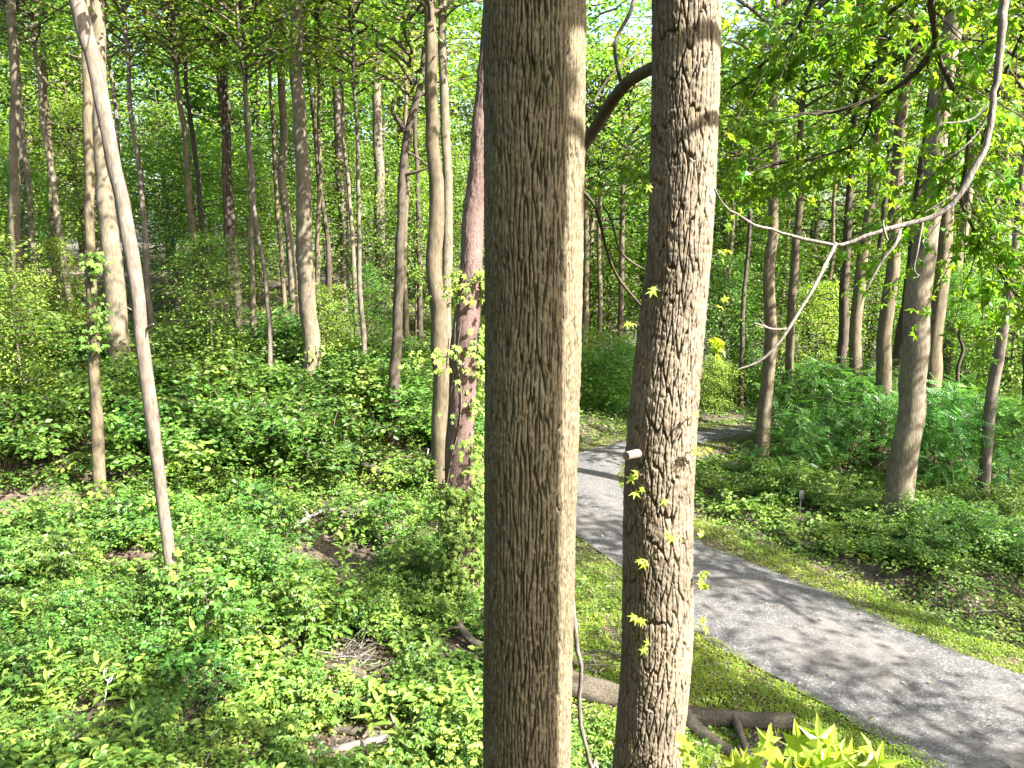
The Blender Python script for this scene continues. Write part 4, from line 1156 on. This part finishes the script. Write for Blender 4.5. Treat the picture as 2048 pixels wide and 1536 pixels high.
for pts_, w_ in [([(1672, 486, 4.3), (1650, 530, 4.25), (1625, 580, 4.2), (1600, 620, 4.15), (1562, 680, 4.1), (1520, 722, 4.1), (1478, 738, 4.1)], [8, 8, 7, 7, 6, 5, 3]),
                 ([(1575, 658, 4.12), (1545, 658, 4.1), (1508, 646, 4.05)], [6, 5, 3]), ([(1545, 660, 4.1), (1528, 650, 4.1), (1518, 636, 4.1)], [4, 3, 2]),
                 ([(1800, 462, 4.25), (1790, 490, 4.2), (1765, 520, 4.2), (1742, 560, 4.2), (1733, 580, 4.2)], [7, 6, 6, 5, 3]), ([(1775, 480, 4.22), (1768, 460, 4.2), (1766, 440, 4.2)], [5, 4, 3]),
                 ([(1845, 445, 4.22), (1835, 500, 4.2), (1828, 540, 4.2), (1838, 552, 4.2), (1826, 556, 4.2)], [5, 4, 4, 3, 2]), ([(1610, 474, 4.3), (1606, 462, 4.3)], [4, 2]),
                 ([(1975, 210, 4.2), (1940, 240, 4.2), (1885, 247, 4.2)], [5, 4, 3]), ([(1978, 225, 4.2), (1960, 260, 4.2), (1920, 300, 4.2), (1870, 330, 4.25)], [4, 3, 3, 2]), ([(1935, 375, 4.2), (1890, 400, 4.2), (1850, 425, 4.2)], [4, 3, 2])]:
    p3 = np.array(pxl(pts_)); ww = np.array(w_) * 4.2 / FPX / 2
    ss = spline(np.hstack([p3, ww[:, None]]), 18)
    MB().tube(ss[:, :3] - bG * 0, ss[:, 3], 7, wob=.25, seed=len(pts_)).build('dead_twig', M['deadwood'], db, bG)

# leafy twigs on the living boughs
g = np.random.default_rng(77)
LP, LD, LN, LS = [], [], [], []
tw = MB()
for bi, s in enumerate(LB):
    L = len(s)
    i0 = 22 if bi == 0 else (10 if bi in (2, 5, 6) else 2)
    for k in range(i0, L):
        for rep in range(2):
            c = s[k, :3]
            tg = unit(s[min(k + 1, L - 1), :3] - s[k - 1, :3])
            sd = unit(np.cross(tg, [0, 0, 1.0])) * (1 if g.random() < .5 else -1)
            dr = unit(tg * .8 + sd * g.uniform(.2, 1) + g.normal(0, .2, 3) + np.array([0, 0, g.uniform(-.2, .2)]))
            ln = g.uniform(.25, 1.25)
            e = c + dr * ln + np.array([0, 0, -.06 * ln])
            tw.tube(spline([c, (c + e) / 2 + (0, 0, .03), e], 4), [.004, .0035, .003, .002], 4, 0, cap=False)
            nl = int(g.integers(6, 12))
            for f in np.linspace(.3, 1.05, nl):
                pp = c + (e - c) * f
                dd = unit(dr * .5 + g.normal(0, .55, 3) + np.array([0, 0, -.45]))
                LP.append(pp + dd * .035); LD.append(dd); LN.append(unit(np.array([0, -.15, .8]) + g.normal(0, .35, 3))); LS.append(g.uniform(.09, .15))
tw.build('twig', M['bark_dark'], SG, bG)
LP = np.array(LP); LD = np.array(LD); LN = np.array(LN); LS = np.array(LS)
dep = (LP - ORG) @ FWD
sx = 1024 + FPX * LP[:, 0] / dep; sy = 768 - FPX * ((LP - ORG) @ UPV) / dep
inv = (sx > 0) & (sx < 2048) & (sy > 0) & (sy < 1536)
score = np.where(inv, LS / dep, 0)
o = np.argsort(-score)
near, rest = o[:300], o[300:]
for k in near:
    place_leaf(gum_leaf_dark, LP[k], LD[k], LN[k], float(LS[k]), SG, bG)
tag(MB().leaves(LP[rest], LD[rest], LN[rest], LS[rest], T_GUM, 0, g.random(len(rest))).build('foliage', M['leaf_gum'], SG, bG), kind='stuff')

# ------------------------------------------------------------------ vines on the trunks
def vine(s_spine, z_lo, z_hi, nleaf, size, label, base, spread=.16, side=None, tplt=T_MAPLE, stems=3, mat='leaf_vine', seed=1):
    g = np.random.default_rng(seed)
    root = thing('climbing_vine', base, label, 'vine')
    zs = s_spine[:, 2]
    for k in range(stems):
        z = np.linspace(z_lo, z_hi, 30); a0 = g.uniform(-2.6, -.4) + (0 if side is None else 0)
        a = a0 + .5 * np.sin(z * 1.3 + k * 2) 
        cx = np.interp(z, zs, s_spine[:, 0]); cy = np.interp(z, zs, s_spine[:, 1]); r_ = np.interp(z, zs, s_spine[:, 3]) + .015
        MB().tube(np.stack([cx + r_ * np.cos(a), cy + r_ * np.sin(a), z], -1), .012, 5, wob=.2).build('stem', M['bark_brown'], root, base)
    z = g.uniform(z_lo, z_hi, nleaf) if callable(size) is False else None
    keep = vnoise(z * 2.2, z * 0 + seed, seed) + g.normal(0, .15, nleaf) > .38
    z = z[keep]; m_ = len(z)
    a = g.uniform(-3.1, .3, m_) if side is None else g.normal(side, .75, m_)
    cx = np.interp(z, zs, s_spine[:, 0]); cy = np.interp(z, zs, s_spine[:, 1]); r_ = np.interp(z, zs, s_spine[:, 3]) * 1.1 + abs(g.normal(.05, spread, m_))
    out = np.stack([np.cos(a), np.sin(a), np.zeros(m_)], -1)
    p = np.stack([cx, cy, z], -1) + out * r_[:, None]
    d = unit(out * .5 + np.array([0, 0, -.7]) + g.normal(0, .4, (m_, 3)))
    nn = unit(out + np.array([0.2, -.3, .7]) + g.normal(0, .3, (m_, 3)))
    MB().leaves(p, d, nn, size * g.uniform(.6, 1.2, m_), tplt, 0, g.random(m_)).build('foliage', M[mat], root, base)
    return root


def zat(px, py, Yd):
    return float(P(px, py, Yd)[2])


vine(sP, .1, zat(930, 960, bP[1]), 1000, .16, 'leafy vine covering the foot of the plum brown trunk', bP, spread=.16, seed=2)
vine(sP, zat(930, 1000, bP[1]), zat(960, 640, bP[1]), 420, .15, 'vine with pale leaves hanging along the right side of the plum brown trunk', bP + (.05, 0, 0), side=-.2, spread=.25, stems=2, seed=3)
vine(sP, zat(930, 605, bP[1]), zat(930, 535, bP[1]), 90, .17, 'bright leaf cluster collaring the plum brown trunk halfway up', bP + (-.05, 0, 0), spread=.3, stems=1, seed=4)
sPair = sP.copy(); sPair[:, 0] -= .6
vr = vine(sPair, zat(885, 735, bP[1]), zat(885, 675, bP[1]), 70, .17, 'bright leaf spray sticking out left of the plum brown trunk', bP + (-.1, 0, 0), spread=.25, stems=1, seed=5)
zj = zat(885, 720, bP[1]); k = int(np.argmin(abs(sP[:, 2] - zj)))
MB().tube(spline([sP[k, :3], sP[k, :3] + (-.3, -.1, .12), sPair[k, :3] + (-.05, -.25, .05)], 10), np.linspace(.016, .006, 10), 6).build('stem', M['bark_brown'], vr, bP + (-.1, 0, 0))
vine(sL2, zat(186, 700, bL2[1]), zat(182, 500, bL2[1]), 260, .17, 'leafy creeper hanging on the thin trunk beside the leaning pale trunk', bL2, side=-.7, spread=.2, seed=6)
vine(sB, zat(622, 790, bB[1]), zat(620, 690, bB[1]), 110, .15, 'small pale vine on the foot of the tall speckled trunk', bB, side=-.5, spread=.14, tplt=T_OVATE, seed=7)

# ------------------------------------------------------------------ fallen wood
def log_thing(name, label, pts, w, mat, seg=14, n=30, lift=.0, cat='log', group=None, forks=(), part='stem'):
    """pts: (px, py[, height above ground])"""
    q = []
    for p in pts:
        b = G(p[0], p[1]); q.append(b + np.array([0, 0, (p[2] if len(p) > 2 else 0) + lift]))
    q = np.array(q)
    wd = np.array([ww * depth(c) / FPX / 2 for ww, c in zip(w, q)])
    q[:, 2] += wd * .7
    s = spline(np.hstack([q, wd[:, None]]), n)
    root = thing(name, q[0], label, cat, group)
    MB().tube(s[:, :3] - np.array([0, 0, 1.0]) * (s[:, 3:4] * .35), s[:, 3], seg, wob=.30, seed=int(abs(q[0][0]) * 13)).build(part, mat, root, q[0])
    for (fi, e, fw) in forks:
        a0 = s[int(fi * (n - 1)), :3]; r0 = fw * depth(a0) / FPX / 2
        e = a0 + np.array(e)
        MB().tube(spline([a0, (a0 + e) / 2 + (0, 0, .04), e], 8), np.linspace(r0, r0 * .45, 8), 7, wob=.2).build('branch', mat, root, q[0])
    return root


log_thing('fallen_log', 'long dark fallen log lying behind the curved trunk toward the lane', [(1085, 1350), (1150, 1385), (1240, 1408), (1370, 1440), (1480, 1448), (1592, 1455)], [58, 56, 50, 38, 34, 32], M['log'], seg=24, n=60, forks=[(.78, (-.05, -1.0, -.1), 20)])
log_thing('fallen_log', 'mossy second log crossing under the long dark log', [(1370, 1455), (1430, 1500), (1500, 1545), (1560, 1600)], [34, 32, 30, 28], M['log'], seg=16)
log_thing('fallen_branch', 'grey fallen branch across the brush pile', [(655, 1352, .15), (700, 1362, .2), (750, 1380, .1), (795, 1388, .02)], [13, 18, 20, 16], M['log'], forks=[(.3, (.5, .3, .25), 9), (.5, (.6, .1, .15), 8)], cat='branch')
log_thing('fallen_branch', 'pale sunlit fallen branch at the bottom left of the thick trunk', [(640, 1512), (700, 1502, .05), (760, 1490, .05), (806, 1478, .05)], [9, 15, 17, 15], M['deadwood'], forks=[(.95, (-.15, .3, .15), 10)], cat='branch')
log_thing('fallen_branch', 'brown half buried branch just above the pale fallen branch', [(668, 1468), (710, 1474, .03), (760, 1478)], [14, 18, 14], M['log'], cat='branch')
log_thing('fallen_branch', 'dark forked branch poking out left of the thick centre trunk', [(910, 1262, .35), (925, 1285, .2), (950, 1302, .1), (1000, 1325, .05)], [9, 15, 17, 18], M['log'], forks=[(.33, (-.35, 0, -.05), 7)], cat='branch')
log_thing('fallen_branch', 'bleached branch arching over the little bank beyond the brush', [(588, 1062), (615, 1045, .1), (660, 1038, .2), (708, 1040, .1)], [7, 8, 7, 5], M['deadwood'], forks=[(.35, (-.3, .2, .25), 5)], cat='branch')
log_thing('fallen_log', 'reddish brown log lying across the foot of the leaning pale trunk', [(218, 1118), (262, 1120), (300, 1118), (334, 1116)], [12, 17, 18, 16], M['bark_purple'])
log_thing('fallen_branch', 'stick with grey bark angled through the plants beside the brush pile', [(862, 1310, .05), (880, 1325, .08), (905, 1350)], [8, 9, 7], M['log'], cat='branch')
log_thing('fallen_branch', 'short grey stick lying in the sun near the vine-wrapped trunk', [(858, 1222, .05), (885, 1238, .05)], [9, 8], M['deadwood'], cat='branch')
log_thing('fallen_branch', 'weathered branch half hidden low in the plants, left of the brush pile', [(560, 1362), (600, 1382, .05), (650, 1430)], [12, 15, 10], M['log'], cat='branch')
log_thing('fallen_branch', 'thin dry stick bridging the plants below the leaning pale trunk', [(465, 1285, .25), (530, 1283, .3), (595, 1281, .2)], [5, 5, 4], M['deadwood'], cat='branch', seg=7)
# brush pile: sticks thrown together
bp0 = G(715, 1330)
root = thing('brush_pile', bp0, 'heap of dry sticks and straw left of the thick centre trunk', 'brush pile')
g = np.random.default_rng(88)
for k in range(46):
    a = g.uniform(0, 6.28); ln = g.uniform(.3, 1.0); c = g.normal(0, .32, 3) * np.array([1, 1, .25]) + np.array([0, 0, .22])
    d = np.array([math.cos(a), math.sin(a), g.normal(0, .35)]) * ln / 2
    r0 = g.uniform(.004, .016)
    MB().tube(spline([c - d, c + g.normal(0, .03, 3), c + d], 6), np.linspace(r0, r0 * .5, 6), 6, wob=.2).build('stick', M['deadwood'] if k % 3 else M['log'], root)
bp1 = G(1195, 1372)
root = thing('brush_pile', bp1, 'small tangle of thin sticks on the log between the two near trunks', 'brush pile')
for k in range(30):
    a = g.normal(.1, .5); ln = g.uniform(.3, .9); c = g.normal(0, .3, 3) * np.array([1.1, .6, .2]) + np.array([0, .2, .42])
    d = np.array([math.cos(a), math.sin(a), g.normal(0, .2)]) * ln / 2
    r0 = g.uniform(.003, .012)
    MB().tube(spline([c - d, c + g.normal(0, .03, 3), c + d], 6), np.linspace(r0, r0 * .5, 6), 6, wob=.2).build('stick', M['log'], root)
# bare twiggy sapling in the sunny grass
bt = G(1245, 1330)
root = thing('bare_sapling', bt, 'thin twiggy sapling in the sunny grass between the two near trunks', 'sapling')
for k, (dx, dz) in enumerate([(-.55, 1.3), (-.2, 1.5), (.15, 1.2), (-.75, .8), (-.4, .9)]):
    MB().tube(spline([(0, 0, 0), (dx * .4, .05 * k, dz * .5), (dx, .1 * k, dz)], 8), np.linspace(.009, .003, 8), 5).build('stem', M['twig'], root)
mbl = MB()
pp = g.normal(0, 1, (60, 3)) * np.array([.32, .25, .25]) + np.array([-.3, .15, 1.05])
mbl.leaves(pp, g.normal(0, 1, (60, 3)), np.array([0, 0, 1.0]) + g.normal(0, .4, (60, 3)), .09, T_OVATE).build('foliage', M['leaf_vine'], root)

# ------------------------------------------------------------------ boulders, stakes, marker post, far shed
def boulder(px, py, w, h, label, seed):
    b = G(px, py)
    u = np.linspace(0, math.pi, 15); a = np.linspace(0, 2 * math.pi, 24, endpoint=False)
    A, U = np.meshgrid(a, u)
    d = np.stack([np.sin(U) * np.cos(A), np.sin(U) * np.sin(A), np.cos(U)], -1)
    nz_ = fbm(d[..., 0] * 1.7 + 5 + seed, d[..., 1] * 1.7 + d[..., 2] * 1.3 + 5, seed)
    k = depth(b) / FPX
    v = d * (.8 + .45 * nz_)[..., None] * np.array([w * k / 2, w * k / 2 * .8, h * k / 2])
    i = np.arange(14)[:, None] * 24; j = np.arange(24)[None, :]; j2 = (j + 1) % 24
    q = np.stack([i + j, i + 24 + j, i + 24 + j2, i + j2], -1).reshape(-1, 4)
    o = MB().add(v.reshape(-1, 3), q).build('boulder', M['rock'])
    o.location = b + np.array([0, 0, h * k * .33])
    return tag(o, label, 'rock')


boulder(790, 942, 28, 30, 'larger rounded grey boulder below the crooked dark trunk', 3)
boulder(768, 938, 16, 20, 'smaller grey boulder just left of the larger one', 9)

b = G(203, 1436)
root = thing('curled_stake', b, 'thin white stake with curled top standing in the foreground plants', 'stake')
tp = P(216, 1362, b[1] + .05)
MB().tube(spline([b - (0, 0, .1), (b + tp) / 2 + (.01, 0, 0), tp], 10), .006, 6).build('stem', M['metal_white'], root, b)
MB().tube(spline([tp, tp + (-.05, 0, .05), tp + (-.06, 0, .14), tp + (-.03, 0, .24)], 12), np.linspace(.009, .004, 12), 6).build('curl', M['metal_white'], root, b)
MB().tube(spline([tp, tp + (.04, -.01, .06), tp + (.08, -.01, .15), tp + (.09, 0, .10), tp + (.06, 0, .02), tp + (.02, 0, -.03)], 16), np.linspace(.010, .004, 16), 6).build('curl', M['metal_white'], root, b)
for (px0, py0, px1, py1, mt, lb, nm) in [(849, 938, 857, 898, 'metal_white', 'thin white marker stake near the close pair of trunks', 'marker_stake'), (868, 928, 865, 905, 'blue', 'short blue marker stake beside the white one', 'marker_stake')]:
    b = G(px0, py0); tp = P(px1, py1, b[1])
    root = thing(nm, b, lb, 'stake')
    MB().tube(np.array([b - (0, 0, .1), (b + tp) / 2, tp]), .014, 6).build('rod', M[mt], root, b)
b = G(1599, 1030)
root = thing('marker_post', b, 'small dark marker post standing in the plants right of the lane', 'post')
tp = P(1598, 985, b[1])
h = tp[2] - b[2]
MB().box((0, 0, h / 2 - .1), (.035, .03, h + .2)).build('post', M['dark_post'], root)
MB().box((0, -.028, h - .06), (.13, .02, .26)).build('plate', M['dark_post'], root)

# white shed glimpsed through the far trees
sb = P(1548, 742, 52); sb[2] = float(terr(sb[0], sb[1])) - .1
top_z = P(1548, 722, 52)[2]
root = thing('garden_shed', sb, 'pale gabled shed glimpsed through the far trees right of the lane', 'shed')
H_ = max(2.2, top_z - sb[2])
ww, dd = 2.6, 3.2
MB().box((0, 0, (H_ - .9) / 2), (ww, dd, H_ - .9)).build('wall', M['white_paint'], root)
gv = [(-ww / 2, -dd / 2, H_ - .9), (ww / 2, -dd / 2, H_ - .9), (0, -dd / 2, H_ - .05), (-ww / 2, dd / 2, H_ - .9), (ww / 2, dd / 2, H_ - .9), (0, dd / 2, H_ - .05)]
mb = MB().add(gv, [[0, 1, 2], [3, 5, 4]], smooth=False)
mb.build('gable', M['white_paint'], root)
for s_ in (-1, 1):
    e = np.array([[0, -dd / 2 - .2, H_], [0, dd / 2 + .2, H_], [s_ * (ww / 2 + .2), dd / 2 + .2, H_ - 1.02], [s_ * (ww / 2 + .2), -dd / 2 - .2, H_ - 1.02]])
    e2 = e - (0, 0, .06)
    MB().add(np.vstack([e, e2]), [[0, 1, 2, 3], [4, 7, 6, 5], [0, 3, 7, 4], [1, 5, 6, 2], [2, 6, 7, 3], [0, 4, 5, 1]], smooth=False).build('roof_panel', M['roof_grey'], root)
wd_ = MB().box((-.5, -dd / 2 - .02, 1.1), (.7, .04, .8)).build('window', M['glass_dark'], root)
MB().box((.55, -dd / 2 - .02, .85), (.75, .04, 1.7)).build('door', M['roof_grey'], root)

# ------------------------------------------------------------------ which one is which: told by the landmark trunk each stands next to
LAND = [('leaning_sapling', 'leaning pale trunk'), ('stout_grey_tree', 'stout grey trunk'), ('forked_dark_tree', 'forked dark trunk'), ('dead_snag', 'bleached snag'), ('speckled_tree', 'tall speckled trunk'), ('crooked_dark_tree', 'crooked dark trunk'), ('edge_tree', 'mottled edge trunk'),
        ('paired_tree', 'close pair of trunks'), ('vine_wrapped_tree', 'vine-wrapped trunk'), ('roadside_tree', 'slim lane-bend trunk'), ('large_smooth_tree', 'large smooth trunk'), ('twisted_stem_tree', 'twisting black stem'), ('roadside_tree.001', 'slim dappled trunk'), ('marker_post', 'dark marker post'), ('curled_stake', 'white curled stake'), ('brush_pile', 'heap of dry sticks'), ('thin_trunk_tree', 'thin leaf-draped trunk'), ('boulder', 'rounded boulders')]
LAND = [(bpy.data.objects[n_].location.copy(), t_) for n_, t_ in LAND]
KIND = {'shrub': 'leafy green shrub', 'understory_tree': 'small leafy tree', 'slender_tree': 'slender far trunk', 'background_tree': 'tall leafy background tree', 'pinnate_sapling': 'feathery compound-leaved sapling', 'thicket_bush': 'dense low thicket bush', 'maple_sapling': 'broad-leaved maple sapling'}
ORD = ['nearest'] + [w + ' nearest' for w in ('second third fourth fifth sixth seventh eighth ninth tenth eleventh twelfth thirteenth fourteenth fifteenth sixteenth seventeenth eighteenth nineteenth twentieth '
                                              'twenty-first twenty-second twenty-third twenty-fourth twenty-fifth twenty-sixth twenty-seventh twenty-eighth twenty-ninth thirtieth').split()]
bins = {}
for o in list(COL.objects):
    st = o.name.split('.')[0]
    if o.parent is not None or st not in KIND:
        continue
    col_ = lambda p: p.x / p.y
    far = o.location.y > 45
    lp, ln_ = min(LAND, key=lambda q_: abs(col_(q_[0]) - col_(o.location)) * 40 + (0 if far else .8 * abs(q_[0].y - o.location.y)))
    dx, dy = o.location.x - lp.x * (o.location.y / lp.y), o.location.y - lp.y
    side = ' left of ' if dx < 0 else ' right of '
    if far or abs(dy) > abs(dx):
        rel = ('behind and' if dy > 0 else 'in front and') + side + 'the ' + ln_
    else:
        rel = 'just' + side + 'the ' + ln_
    bins.setdefault((st, rel), []).append(((o.location - lp).length, o))
for (st, rel), lst in bins.items():
    lst.sort(key=lambda q_: q_[0])
    for k, (_, o) in enumerate(lst):
        o['label'] = KIND[st] + (', ' + ORD[min(k, 29)] if len(lst) > 1 else '') + ' ' + rel
